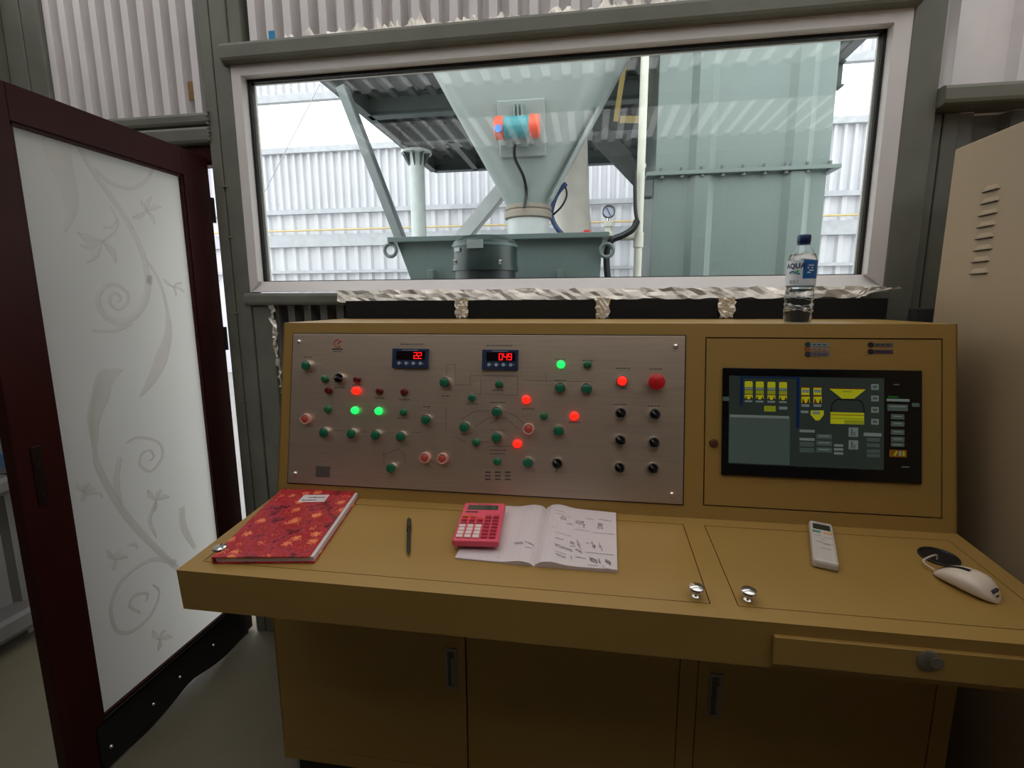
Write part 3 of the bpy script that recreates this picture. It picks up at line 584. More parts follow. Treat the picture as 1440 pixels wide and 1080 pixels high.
# drawer in the apron
q0 = aty(1088, 892, .860); q1 = aty(1088, 930, .860)
dw = obj('drawer', MB().box(q0.x, .80, .852, .862, q1.z, q0.z, bev=.001), PAINT, con); q = aty(1312, 930, .85)
mb = MB(); mb.lathe([(.018, 0), (.018, -.003), (.015, -.005), (.0, -.004)], 20, 0, (q.x - .006, .852, q.z), 'y'); mb.lathe([(.010, -.004), (.010, -.007), (0, -.008)], 16, 0, (q.x + .004, .852, q.z), 'y'); obj('drawer_lock', mb, mat('dark_lock_steel', (.24, .21, .17), .35, .6), dw, 'round dark drawer lock')
# cabinet body with doors
obj('body_carcass', MB().box(X0 + .004, X1 - .004, 1.165, 1.66, .064, .74), SEAM, con)
dzt, dzb = .745, .105
dA, dB_, dC_, dD_ = aty(391, 930, 1.15).x, aty(656.5, 980, 1.15).x, aty(953, 980, 1.15).x, aty(980, 980, 1.15).x
dE = .800
for nm, x0, x1 in (('body_frame', X0, dA - g), ('body_frame', dC_ + g, dD_ - g), ('body_frame', dE + g, X1)): obj(nm, MB().box(x0, x1, 1.148, 1.166, .062, dzt), PAINT, con)
obj('body_frame', MB().box(dA - g, dE + g, 1.148, 1.166, .062, dzb - .002), PAINT, con)
for x0, x1, hx in ((dA, dB_ - g, 'r'), (dB_ + g, dC_, None), (dD_, dE, 'l')):
    d = obj('cabinet_door', MB().box(x0, x1, 1.148, 1.162, dzb, dzt, bev=.001), PAINT, con)
    if hx:
        px, py = (635, 940) if hx == 'r' else (1006, 978); q = aty(px, py, 1.147)
        mb = MB(); mb.box(q.x - .016, q.x + .016, 1.1455, 1.149, q.z - .06, q.z + .06, bev=.001); mb.box(q.x - .010, q.x + .006, 1.1440, 1.1460, q.z - .052, q.z + .05, 1, bev=.0008); mb.box(q.x + .001, q.x + .009, 1.139, 1.146, q.z - .045, q.z + .035, 0, bev=.002)
        obj('recessed_handle', mb, [mat('grey_handle', (.26, .24, .19), .45), mat('handle_recess', (.10, .09, .07), .6)], d, 'recessed grey swing handle')
obj('base_channel', MB().box(X0 + .03, X1 - .03, 1.17, 1.64, 0, .062), mat('dark_base_channel', (.03, .03, .028), .6), con, 'dark steel base channel')

# ================================================================== THINGS ON THE CONSOLE
def dloc(x, y, h=0): return MD @ Vector((x, y, h))
# red ledger
q = [dk(306, 788), dk(440, 790), dk(500, 699), dk(400, 696)]
cxy = (sum(a[0] for a in q) / 4, sum(a[1] for a in q) / 4)
e1 = Vector((q[1][0] - q[0][0], q[1][1] - q[0][1])); e2 = Vector(((q[3][0] - q[0][0] + q[2][0] - q[1][0]) / 2, (q[3][1] - q[0][1] + q[2][1] - q[1][1]) / 2))
ang = math.atan2(e2.y, e2.x) - PI / 2; W = .215; H = .325
MBk = MD @ Matrix.Translation((cxy[0], cxy[1], 0)) @ Matrix.Rotation(ang, 4, 'Z')
bk = thing('ledger_book', dloc(*cxy), 'red floral hardback ledger with white label at the left of the desk', 'book')
hh = .017
obj('page_block', MB(MBk).box(-W / 2 + .004, W / 2 + .004, -H / 2 + .004, H / 2 - .004, .003, hh - .003), PAPER, bk)
BC = book_mat()
obj('front_cover', MB(MBk).box(-W / 2, W / 2 - .004, -H / 2, H / 2, hh - .003, hh, bev=.001), BC, bk); obj('back_cover', MB(MBk).box(-W / 2, W / 2 + .006, -H / 2, H / 2, 0, .003, bev=.001), BC, bk)
obj('spine', MB(MBk).box(-W / 2 - .003, -W / 2 + .002, -H / 2, H / 2, 0, hh, bev=.001), BC, bk)
lb = obj('white_label', MB(MBk).rect(-.030, .040, .085, .125, hh, 0, .0006), PAPER, bk, 'white paper label with two handwritten lines')
mb = MB(MBk); random.seed(4)
for yy, x0, x1 in ((.110, -.012, .030), (.095, -.022, .012)):
    x = x0
    while x < x1: l = random.uniform(.003, .006); mb.rect(x, x + l, yy - .0022, yy + random.uniform(.001, .003), hh + .0006, 0, .0002); x += l + .0012
obj('label_writing', mb, INK, lb)
# pen
a = dk(575.5, 734); b = dk(574.5, 783); A = dloc(*a, .0055); B = dloc(*b, .0055); ax = (B - A)
pe = thing('ballpoint_pen', dloc((a[0] + b[0]) / 2, (a[1] + b[1]) / 2), 'black ballpoint pen lying alone beside the red ledger', 'pen')
obj('pen_barrel', MB().tube([A + ax * t for t in (.0, .02, .36, .9, .96, 1)], [.003, .0045, .0045, .0042, .0025, .0008], 10), mat('pen_black', (.012, .012, .014), .25), pe)
obj('pen_cap', MB().tube([A + ax * t for t in (-.02, 0, .36, .37)], [.003, .0054, .0056, .005], 10), mat('pen_cap_black', (.008, .008, .009), .3), pe)
obj('pocket_clip', MB().bar(A + nD * .0065, A + ax * .28 + nD * .0065, .0026, .0012), mat('pen_cap_black', 0), pe)
# open notebook
nb = [dk(640, 786), dk(752, 797), dk(868, 806), dk(866, 725), dk(770, 715), dk(688, 711)]
nbk = thing('open_notebook', dloc((nb[1][0] + nb[4][0]) / 2, (nb[1][1] + nb[4][1]) / 2), 'open white notebook with handwritten columns under the pink calculator', 'notebook')
tl = (nb[0][0] + (nb[4][0] - nb[1][0]) * 1.0, nb[4][1] - .006)
def page(bl, br, tr, tl_, side, hgt):
    mb = MB(MD); nx = 16
    def z(u): s = u if side == 'r' else 1 - u; return hgt + .007 * math.exp(-((s - .18) / .16) ** 2) * (1 if s > .02 else .4) - (.004 if s < .02 else 0)
    vs = []
    for v in (0, .5, 1):
        for i in range(nx):
            u = i / (nx - 1); p = (bl[0] * (1 - u) * (1 - v) + br[0] * u * (1 - v) + tr[0] * u * v + tl_[0] * (1 - u) * v, bl[1] * (1 - u) * (1 - v) + br[1] * u * (1 - v) + tr[1] * u * v + tl_[1] * (1 - u) * v); vs.append((*p, z(u)))
    n = len(vs); vs += [(x, y, 0) for x, y, _ in vs]; fs = []
    for j in range(2):
        for i in range(nx - 1): a = j * nx + i; fs.append((a, a + 1, a + nx + 1, a + nx)); fs.append((n + a + 1, n + a, n + a + nx, n + a + nx + 1))
    for i in range(nx - 1): fs.append((i + 1, i, n + i, n + i + 1)); a = 2 * nx + i; fs.append((a, a + 1, n + a + 1, n + a))
    for j in range(2): a = j * nx; fs.append((a, a + nx, n + a + nx, n + a)); a = j * nx + nx - 1; fs.append((a + nx, a, n + a, n + a + nx))
    mb.add(vs, fs, 0, False); return mb, z
pl_, zl = page(nb[0], nb[1], nb[4], tl, 'l', .0035); pr_, zr = page(nb[1], nb[2], nb[3], nb[4], 'r', .008)
o_l = obj('left_page', pl_, PAPER, nbk); o_r = obj('right_page', pr_, PAPER, nbk)
cN = lambda x, y: (730 + x / 9.6, 705 + y / 9.6)
def scrib(par, L, zf, bl, br):
    mb = MB(MD); random.seed(7)
    for x0, y0, x1, y1, h, dens in L:
        n = max(1, int(abs(x1 - x0) / dens)); rows = max(1, int(h / 6))
        for k in range(n * rows):
            u = (k % n + random.uniform(.1, .5)) / n; px = x0 + (x1 - x0) * u; py = y0 + (y1 - y0) * u + random.uniform(-h, h) * (.35 if rows < 2 else .8)
            p = dk(*cN(px, py), .010); s = min(max((p[0] - bl[0]) / (br[0] - bl[0]), 0.02), .98); q = dk(*cN(px + dens * random.uniform(.35, .8), py + random.uniform(-1, 1) * min(h, 7) * .6), .010)
            z = zf(s) + .0009; d = Vector((q[0] - p[0], q[1] - p[1])); sd_ = Vector((-d.y, d.x)); sd_ = sd_.normalized() * .00055 if sd_.length > 1e-6 else Vector((0, .0005))
            mb.prism([(p[0] - sd_.x, p[1] - sd_.y, z), (p[0] + sd_.x, p[1] + sd_.y, z), (q[0] + sd_.x, q[1] + sd_.y, z), (q[0] - sd_.x, q[1] - sd_.y, z)], (0, 0, .0002))
    obj('handwriting', mb, INK, par, kind='stuff')
S = [(490, 150, 640, 170, 6, 12), (500, 190, 700, 215, 8, 12), (560, 240, 640, 250, 30, 10), (640, 300, 730, 310, 14, 12), (760, 270, 880, 290, 30, 10), (860, 330, 890, 330, 30, 8), (900, 225, 1000, 240, 5, 12), (1070, 235, 1250, 262, 10, 10), (1055, 320, 1130, 330, 50, 7), (980, 415, 1290, 440, 4, 10), (750, 370, 950, 400, 8, 12),
     (490, 440, 700, 470, 8, 12), (490, 520, 600, 530, 12, 10), (690, 550, 750, 570, 20, 6), (680, 600, 755, 604, 4, 5), (780, 530, 830, 620, 40, 6), (900, 555, 950, 560, 6, 8), (975, 560, 1030, 620, 35, 6), (1075, 570, 1120, 640, 35, 6), (480, 610, 720, 665, 22, 8), (760, 640, 850, 690, 18, 7), (890, 680, 1280, 720, 8, 9), (490, 700, 640, 725, 6, 9), (490, 740, 640, 760, 14, 9), (700, 740, 715, 780, 20, 5),
     (760, 742, 900, 768, 8, 3.2), (950, 770, 1060, 810, 35, 5), (1070, 780, 1100, 830, 30, 5), (1160, 790, 1240, 840, 30, 5), (930, 855, 1060, 865, 8, 7), (1120, 890, 1230, 905, 8, 6), (1120, 860, 1150, 865, 8, 6), (480, 160, 490, 420, 6, 3), (450, 375, 470, 380, 4, 5)]
scrib(o_r, S, zr, nb[1], nb[2]); scrib(o_l, [(80, 550, 200, 590, 14, 6), (-60, 560, 60, 570, 12, 9), (70, 620, 170, 625, 6, 8), (20, 828, 115, 832, 6, 5), (-300, 720, -262, 724, 6, 8), (-80, 545, 40, 548, 5, 8)], zl, nb[0], nb[1])
# pink calculator
cb = [dk(640, 768, .012), dk(697, 775, .012), dk(711, 717, .012), dk(655, 713, .012)]
cc = (sum(a[0] for a in cb) / 4, sum(a[1] for a in cb) / 4); e2 = Vector(((cb[3][0] - cb[0][0] + cb[2][0] - cb[1][0]) / 2, (cb[3][1] - cb[0][1] + cb[2][1] - cb[1][1]) / 2)); ca = math.atan2(e2.y, e2.x) - PI / 2
cw, ch = .104, e2.length * .97
MC = MD @ Matrix.Translation((cc[0], cc[1], .0135)) @ Matrix.Rotation(ca, 4, 'Z') @ Matrix.Rotation(-.0, 4, 'X')
PINK = mat('pink_plastic', (.78, .08, .14), .35, var=.03); DPINK = mat('dark_pink_keys', (.42, .02, .05), .35)
cal = thing('calculator', MC @ Vector((0, 0, 0)), 'bright pink desk calculator lying on the open notebook', 'calculator')
obj('calculator_body', MB(MC).box(-cw / 2, cw / 2, -ch / 2, ch / 2, 0, .016, bev=.004), PINK, cal)
obj('display_window', MB(MC).box(-.040, .036, ch * .29, ch * .42, .0155, .0168, bev=.0005), mat('calculator_lcd', (.012, .045, .028), .15), cal)
obj('name_strip', MB(MC).rect(-.018, .016, ch * .445, ch * .455, .016), DPINK, cal); obj('solar_cell', MB(MC).rect(-.042, -.012, ch * .21, ch * .245, .016), mat('solar_cell', (.03, .008, .01), .2), cal)
WK = mat('pale_keys', (.82, .66, .62), .4); OK_ = mat('orange_keys', (.72, .16, .03), .4); RK = mat('red_keys', (.60, .03, .03), .4)
def key(cx, cy, w, h, m): obj('key', MB(MC).box(cx - w / 2, cx + w / 2, cy - h / 2, cy + h / 2, .0155, .0195, bev=.0012), m, cal)
for i in range(5):
    for j in range(7):
        x = -.038 + i * .0185; y = ch * (-.41 + j * .083)
        if j >= 5 and i < 3:
            if j == 5: key(x, y, .014, .008, RK)
            elif i < 2: key(x, y, .014, .007, OK_)
        elif j < 4 and i < 3: key(x, y, .0145, .0115, WK)
        else: key(x, y, .0145, .0105, DPINK)
# air conditioner remote
rb = [dk(1144, 803, .0), dk(1177, 806, .0), dk(1166, 743, .0), dk(1138, 741, .0)]
rc = (sum(a[0] for a in rb) / 4, sum(a[1] for a in rb) / 4); e2 = Vector(((rb[3][0] - rb[0][0] + rb[2][0] - rb[1][0]) / 2, (rb[3][1] - rb[0][1] + rb[2][1] - rb[1][1]) / 2)); ra = math.atan2(e2.y, e2.x) - PI / 2
MR = MD @ Matrix.Translation((rc[0], rc[1], 0)) @ Matrix.Rotation(ra, 4, 'Z'); rl = .178; rw = .047
rm = thing('remote_control', MR @ Vector((0, 0, 0)), 'white air conditioner remote lying on the right desk lid', 'remote')
obj('remote_body', MB(MR).box(-rw / 2, rw / 2, -rl / 2, rl / 2, 0, .020, bev=.006), WHITEP, rm)
obj('remote_display', MB(MR).rect(-.017, .017, .047, .072, .0198, 0, .0008), mat('remote_lcd', (.02, .03, .022), .2), rm)
for x, m in ((-.011, mat('green_soft_key', (.10, .28, .20), .5)), (.011, mat('orange_soft_key', (.78, .42, .18), .5))): obj('remote_key', MB(MR).box(x - .008, x + .008, .030, .040, .0195, .0212, bev=.0012), m, rm)
mb = MB(MR); random.seed(5)
for y, L in ((.078, (-.010, .012)), (.018, (-.016, -.003)), (.014, (.004, .017)), (.003, (-.003, .003)), (-.010, (-.014, -.002)), (-.014, (-.004, .018)), (-.017, (.0, .010)), (-.036, (-.006, .012))):
    x = L[0]
    while x < L[1]: l = random.uniform(.0015, .003); mb.rect(x, x + l, y - .0009, y + .0009, .0199, 0, .0003); x += l + .0007
obj('remote_print', mb, mat('grey_print', (.10, .09, .09), .6), rm)
# mouse
ma = dk(1312, 808, .0); mz = dk(1405, 852, .0); mc = ((ma[0] + mz[0]) / 2 + .006, (ma[1] + mz[1]) / 2 + .008); md_ = Vector((ma[0] - mz[0], ma[1] - mz[1])); mang = math.atan2(md_.y, md_.x) - PI / 2
MM = MD @ Matrix.Translation((mc[0], mc[1], 0)) @ Matrix.Rotation(mang, 4, 'Z')
ms = thing('computer_mouse', MM @ Vector((0, 0, 0)), 'cream computer mouse with dark stripe at the right end of the desk', 'mouse'); ml = md_.length * 1.0; mw = .066
def mouse_pt(u, v):
    a = u * 2 * PI; t = .5 - .5 * math.cos(PI * v); y = ml * (-.5 + t)
    q = abs(2 * t - 1); wdt = mw / 2 * max(1 - q ** 2.8, 0) ** .5 * (1 - .22 * t); p = abs(t - .42) / (.44 if t < .42 else .60); hgt = (.007 + .030 * max(0, 1 - min(p, 1) ** 2.2)) * max(1 - q ** 6, .0) ** .5
    c, s = math.cos(a), math.sin(a); sg = lambda q, e: math.copysign(abs(q) ** e, q)
    return (wdt * sg(c, .75), y, max(0, hgt * .5 + hgt * .5 * sg(s, .8)))
mb = MB(MM); mb.grid(33, 22, mouse_pt)
CREAM = mat('cream_plastic', (.74, .62, .50), .35, var=.02); obj('mouse_body', mb, CREAM, ms)
def mtop(t): return mouse_pt(.25, math.acos(1 - 2 * t) / PI)[2]
mb = MB(MM); n = 10; vs = []
for k in range(n + 1):
    t = .48 + .47 * k / n; y = ml * (-.5 + t); vs += [(-.0045, y, mtop(t) - .0008), (.0045, y, mtop(t) - .0008), (.0045, y, mtop(t) + .0008), (-.0045, y, mtop(t) + .0008)]
mb.add(vs, [(i * 4 + j, i * 4 + (j + 1) % 4, i * 4 + 4 + (j + 1) % 4, i * 4 + 4 + j) for i in range(n) for j in range(4)]); obj('wheel_slot', mb, BLACKP, ms, 'dark stripe down the middle of the mouse')
mb = MB(MM)
for k in range(5): t = .075; mb.box(-.009 + k * .004, -.0062 + k * .004, ml * (-.5 + t), ml * (-.5 + t + .045), mtop(t) + .001, mtop(t + .045) + .0004)
for k in range(3): t = .035; mb.box(-.004 + k * .003, -.002 + k * .003, ml * (-.5 + t), ml * (-.5 + t + .02), mtop(t) + .0014, mtop(t + .02) + .0008)
obj('mouse_print', mb, mat('blue_black_print', (.03, .035, .05), .5), ms)
mt = Vector(mouse_pt(.25, .97)); ce = MM @ Vector((0, ml * .5, .006)); gr = dloc(gx - .012, gy - .012, .003)
mid = (ce + gr) / 2 + Vector((-.012, .004, .012))
obj('mouse_cable', MB().tube(smooth_path([ce, ce + (ce - MM @ Vector((0, 0, .006))).normalized() * .02 + Vector((0, 0, .006)), mid, gr + Vector((0, 0, .008)), gr - Vector((0, 0, .01))], 5), .0018, 8), WHITEP, ms, 'thin white mouse cable running into the black grommet')

# water bottle
bp = aty(1120.5, 454.5, 1.352); bx, by = bp.x, 1.352
bt = thing('water_bottle', (bx, by, TOPZ), 'clear plastic water bottle with blue cap on top of the console', 'bottle')
PET = glass_mat('clear_plastic', (.95, .97, .98), .03, 1.5)
prof = [(0, .006), (.02, .004), (.028, .001), (.031, .006), (.0325, .02), (.0325, .080), (.0300, .086), (.0325, .092), (.0325, .152), (.0305, .162), (.0245, .175), (.0155, .186), (.0125, .190), (.0125, .197)]
def rad(z): return float(np.interp(z, [p[1] for p in prof[3:]], [p[0] for p in prof[3:]]))
def shell(scale, z0, z1, nz=70, nt=48, wave=True):
    mb = MB(); vs = []
    for j in range(nz):
        z = z0 + (z1 - z0) * j / (nz - 1); r0 = rad(z) * scale
        for k in range(nt):
            th = 2 * PI * k / nt; r = r0
            if wave:
                for zc, A, ph, nn in ((.036, .007, 0, 2), (.040, .007, 1.6, 2), (.066, .006, .5, 2), (.068, .006, 2.2, 2), (.082, .002, 1, 1)):
                    r -= .0016 * math.exp(-((z - zc - A * math.sin(nn * th + ph)) / .0016) ** 2)
            vs.append((bx + r * math.cos(th), by + r * math.sin(th), TOPZ + z))
    fs = [(j * nt + k, j * nt + (k + 1) % nt, (j + 1) * nt + (k + 1) % nt, (j + 1) * nt + k) for j in range(nz - 1) for k in range(nt)]
    fs.append(list(range(nt))[::-1]); fs.append([(nz - 1) * nt + k for k in range(nt)]); mb.add(vs, fs, 0, True); return mb
obj('bottle_shell', shell(1, .002, .196), PET, bt); obj('water', shell(.965, .004, .168, 50), water_mat(), bt, 'clear water filling the bottle to its shoulder')
obj('bottle_cap', MB().lathe([(.0140, .195), (.0150, .197), (.0150, .211), (.0135, .2135), (0, .2135)], 28, 0, (bx, by, TOPZ)), mat('navy_cap', (.012, .03, .12), .35), bt, 'dark blue screw cap')
obj('cap_ring', MB().lathe([(.0133, .190), (.0143, .191), (.0143, .194), (.0133, .1945)], 28, 0, (bx, by, TOPZ)), mat('navy_cap', 0), bt)
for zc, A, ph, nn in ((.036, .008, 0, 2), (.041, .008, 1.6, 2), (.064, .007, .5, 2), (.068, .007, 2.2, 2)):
    obj('ridge_highlight', MB().tube([(bx + .0324 * math.cos(t_), by + .0324 * math.sin(t_), TOPZ + zc + A * math.sin(nn * t_ + ph)) for t_ in np.linspace(0, 2 * PI, 60)], .00055, 5), mat('pale_highlight', (.55, .58, .62), .15), bt)  # whitish tubes paint the highlights along the bottle's wavy ridges
lab = MB(); nt = 48; LBM = mat('label_white', (.74, .78, .82), .35); LBB = mat('label_blue', (.02, .14, .42), .35)
vs = []
for z in (.092, .108, .152):
    for k in range(nt): th = 2 * PI * k / nt; vs.append((bx + .0334 * math.cos(th), by + .0334 * math.sin(th), TOPZ + z))
lab.add(vs, [(j * nt + k, j * nt + (k + 1) % nt, (j + 1) * nt + (k + 1) % nt, (j + 1) * nt + k) for j in range(2) for k in range(nt)], 0, True)
for i, f in enumerate(lab.f):
    if i >= nt and (PI * 1.40 < 2 * PI * (i - nt) / nt < PI * 1.80): lab.mi[i] = 1
lo = obj('bottle_label', lab, [LBM, LBB], bt, 'white and blue wrap label with dark lettering')
def wrap(mb, th0, zc, R=.0337):      # flat (x, y) art bent round the bottle
    mb.v = [(bx + (R + z) * math.cos(th0 + x / R), by + (R + z) * math.sin(th0 + x / R), TOPZ + zc + y) for x, y, z in mb.v]; return mb
tmb = text_mb('AQUA', .0165, None, 0, .0002); obj('label_lettering', wrap(tmb, PI * 1.24, .138), mat('label_navy', (.01, .02, .10), .4), lo)
wv = MB()
for k in range(8): x = -.013 + k * .0032; wv.box(x, x + .0034, -.0045 + .003 * math.sin(k * .6), -.0008 + .003 * math.sin(k * .6 + .4), 0, .0003)
obj('label_wave', wrap(wv, PI * 1.24, .125), mat('wave_blue', (.03, .16, .5), .4), lo)
wv = MB()
for k in range(4): wv.box(-.002 + k * .003, .0012 + k * .003, -.005 + .001 * k, -.001 + .0012 * k, .0003, .0006)
obj('label_wave', wrap(wv, PI * 1.24, .1255), mat('wave_green', (.08, .42, .16), .4), lo)
wv = MB()
for y, x0, x1 in ((.006, -.006, .007), (0, -.008, .006), (-.006, -.004, .008), (-.011, -.008, .0)): wv.box(x0, x1, y, y + .003, 0, .0003)
obj('label_print', wrap(wv, PI * 1.58, .132), LBM, lo)
wv = MB()
for x in (-.012, -.009, -.004, 0, .006): wv.box(x, x + .0022, -.004, .004, 0, .0003)
obj('label_print', wrap(wv, PI * 1.26, .101), mat('label_grey', (.4, .42, .45), .4), lo)

# black boards and foil along the sill
BD = [(487, 641), (659, 837.5), (857, 1009.5), (1032, 1247)]
lbs = ['black board behind the console top, nearest the left window post', 'black board behind the console top, second from the left window post', 'black board behind the console top, left of the water bottle', 'black board behind the console top, behind the water bottle']
for (a, b), L in zip(BD, lbs):
    x0 = aty(a, 430, 1.66).x; x1 = aty(b, 430, 1.66).x; mb = MB(); mb.box(x0, x1, 1.655, 1.672, TOPZ, 1.387, bev=.0015); root_of('black_board', mb, BLACKM, ((x0 + x1) / 2, 1.663, TOPZ), L, 'board', 'black boards along the console top')
random.seed(21)
def foil(name, pts0, pts1, label, nu=40, nv=5, amp=.006, cat='foil', y_out=(0, -1, 0), thick=.001):
    P0 = [Vector(p) for p in pts0]; P1 = [Vector(p) for p in pts1]
    def ip(P, u): k = min(int(u * (len(P) - 1)), len(P) - 2); t = u * (len(P) - 1) - k; return P[k].lerp(P[k + 1], t)
    J = {}
    def fn(u, v):
        p = ip(P0, u).lerp(ip(P1, u), v); r = Vector((random.uniform(-1, 1), random.uniform(-1, .3), random.uniform(-1, 1))) * amp; return p + Vector((r.x, r.y, r.z * (.7 if 0 < v < 1 else .9)))
    mb = MB(); mb.grid(nu, nv, fn, 0, False); base = ip(P1, .5); return root_of(name, mb, FOIL, base, label, cat)
f0 = aty(475, 409, 1.712); f1 = aty(1225, 402, 1.712); f2 = aty(1265, 405, 1.70)
foil('foil_tape', [f0, f1], [(f0.x, 1.700, 1.384), (f1.x - .02, 1.700, 1.390)], 'crumpled aluminium foil tape along the window sill', 75, 4, .0045)
foil('foil_tape', [aty(1215, 404, 1.70), f2], [aty(1200, 420, 1.69), aty(1225, 412, 1.69)], 'torn foil end sticking out at the right end of the sill', 14, 4, .006)
for i, (a, b) in enumerate(((641, 659), (838, 857), (1010, 1032))):
    x0 = aty(a, 430, 1.66).x; x1 = aty(b, 430, 1.66).x; foil('foil_strip', [(x0 - .004, 1.652, 1.392), (x1 + .004, 1.652, 1.392)], [(x0 + .003, 1.648, TOPZ + .004), (x1 - .003, 1.648, TOPZ + .004)], ['foil strip in the leftmost gap between the black boards', 'foil strip in the middle gap between the black boards', 'foil strip in the gap just left of the water bottle'][i], 7, 9, .004)
p = aty(378, 432, 1.73); foil('foil_strip', [(p.x, 1.73, 1.372), (p.x + .022, 1.728, 1.372)], [(p.x + .03, 1.725, 1.05), (p.x + .036, 1.725, 1.03)], 'long twisted foil strip dangling left of the console', 4, 26, .009)
a = aty(395, 58, 1.70); top0 = []; top1 = []
for k in range(150):
    u = k / 149; x = a.x + (.62 - a.x) * u; top1.append((x, 1.722, 2.262)); top0.append((x, 1.725, 2.270 + (abs(random.gauss(0, .020)) + .002) * (1 if random.random() < .55 else .12)))
foil('foil_tape', top0, top1, 'ragged foil along the top of the window rail', 260, 3, .0025)
p = aty(383, 58, 1.715); root_of('blue_tape', MB().box(p.x - .011, p.x + .011, 1.712, 1.716, 2.262, 2.292, bev=.001), mat('blue_tape', (.0, .30, .62), .5), (p.x, 1.714, 2.262), 'scrap of bright blue tape at the left end of the window rail', 'tape')

# electrical cabinet on the right
XC = .93; ec = thing('electrical_cabinet', (1.33, 1.12, 0), 'tall beige electrical cabinet with louvres right of the console', 'cabinet')
q = atx(1342.8, 210, XC); YC1 = q.y; ZT = q.z
obj('cabinet_body', MB().box(XC, 1.73, .62, YC1, .06, ZT, bev=.004), CABP, ec); obj('cabinet_plinth', MB().box(XC + .02, 1.71, .64, YC1 - .02, 0, .06), BLACKP, ec)
louv = [((1382, 273), (1407, 262)), ((1379.5, 289), (1406, 279.5)), ((1376.5, 305), (1403.5, 297.5)), ((1374.5, 321), (1400, 315)), ((1372, 337), (1398, 332)), ((1370, 353), (1395.5, 349)), ((1367, 368.5), (1392, 366.5)), ((1364.5, 384.5), (1390, 384))]
for a, b in louv:
    A = atx(*a, XC); B = atx(*b, XC); z = (A.z + B.z) / 2; y0, y1 = min(A.y, B.y), max(A.y, B.y); mb = MB()
    pr = [(XC, 0), (XC - .006, 0), (XC - .005, .004), (XC, .012)]
    vs = []
    for y, s in ((y0, .2), (y0 + .01, 1), (y1 - .01, 1), (y1, .2)): vs += [(XC + (xx - XC) * s, y, z + zz * (s if zz else 1)) for xx, zz in pr]
    mb.add(vs, [(i * 4 + j, i * 4 + (j + 1) % 4, i * 4 + 4 + (j + 1) % 4, i * 4 + 4 + j) for i in range(3) for j in range(4)] + [(0, 1, 2, 3), (12, 13, 14, 15)]); o = obj('louvre', mb, CABP, ec)
    obj('louvre_slot', MB().box(XC - .0055, XC - .0005, y0 + .004, y1 - .004, z - .0022, z - .0002), SEAM, o)
p0 = aty(1282, 433, 1.72); p1 = aty(1306, 433, 1.72)
mb = MB(); mb.box(p0.x, p1.x + .05, 1.70, 1.774, 1.20, p0.z, bev=.004); jb = root_of('junction_box', mb, mat('dark_grey_box', (.05, .05, .052), .5), ((p0.x + p1.x) / 2 + .02, 1.737, 1.20), 'dark grey box behind the right end of the console top', 'box')
# bottle on the left rail
p = atx(10, 640, XL + .06); lz = .71
lbx, lby = XL + .062, p.y
sb = thing('small_bottle', (lbx, lby, lz), 'small clear bottle with blue label on the left wall rail', 'bottle')
obj('bottle_shell', MB().lathe([(.026, 0), (.028, .01), (.028, .11), (.012, .14), (.012, .15)], 20, 0, (lbx, lby, lz)), PET, sb); obj('bottle_label', MB().lathe([(.0288, .03), (.0288, .085)], 20, 0, (lbx, lby, lz)), mat('pale_blue_label', (.10, .20, .36), .4), sb); obj('bottle_cap', MB().lathe([(.013, .15), (.013, .166), (0, .167)], 16, 0, (lbx, lby, lz)), BLACKP, sb)

# ================================================================== OUTSIDE THE WINDOW
obj('ground', MB().box(-22, 22, 1.88, 30, -.1, -.02), mat('outdoor_concrete', (.30, .295, .28), .7, var=.1, scale=.8), None, 'pale concrete yard outside the window', 'ground', kind='structure')
YW = 9.0
wfar = wall('wall_far', 'white ribbed sheet wall of the yard with an open bright strip at its top')
zt = (aty(430, 206, YW).z + aty(1190, 166, YW).z) / 2
gz = [(aty(430, py, YW).z) for py in (213, 297, 332, 383)]
def osheet(z0, z1, pitch, step, dep=.055):
    x = -9.0
    while x < 8.5: obj('cladding_sheet', sheet_mb(x, x + step, z0, z1, YW, pitch, dep, flat=.48, slope=.12), SHEETO, wfar); x += step
osheet(gz[1], zt, .15, 1.5); osheet(gz[2] + .02, gz[1] - .05, .25, 2.5); osheet(0, gz[2] - .02, .25, 2.5)
zt2 = aty(430, 131, YW).z; osheet(zt2, zt2 + 2.0, .15, 3)
for z, h_ in ((gz[0], .10), (gz[1] - .03, .08), (gz[2] - .10, .22), (gz[3], .05), (zt2 - .1, .13)):
    obj('girt', MB().box(-9, 9, YW - .12, YW - .02, z - h_ / 2, z + h_ / 2), GIRT, wfar)
for x in (-7.2, -2.6, 5.6): obj('wall_post', MB().box(x - .06, x + .06, YW + .06, YW + .2, 0, zt2 + 2), GIRT, wfar)
p = aty(470, 323, YW - .2); root_of('yellow_pipe', MB().lathe([(.016, -9), (.016, 9)], 10, 0, (0, YW - .2, p.z), 'x'), mat('yellow_pipe_paint', (.62, .47, .22), .5), (0, YW - .2, p.z), 'thin yellow pipe running along the far white wall', 'pipe')
a = aty(450, 118, 6.4); b = aty(373, 268, 6.4); b = a + (b - a) * ((a.z + .02) / (a.z - b.z)); root_of('guy_wire', MB().tube([a, b], .006, 6), GIRT, b, 'thin slanting guy wire left of the steel platform', 'wire')
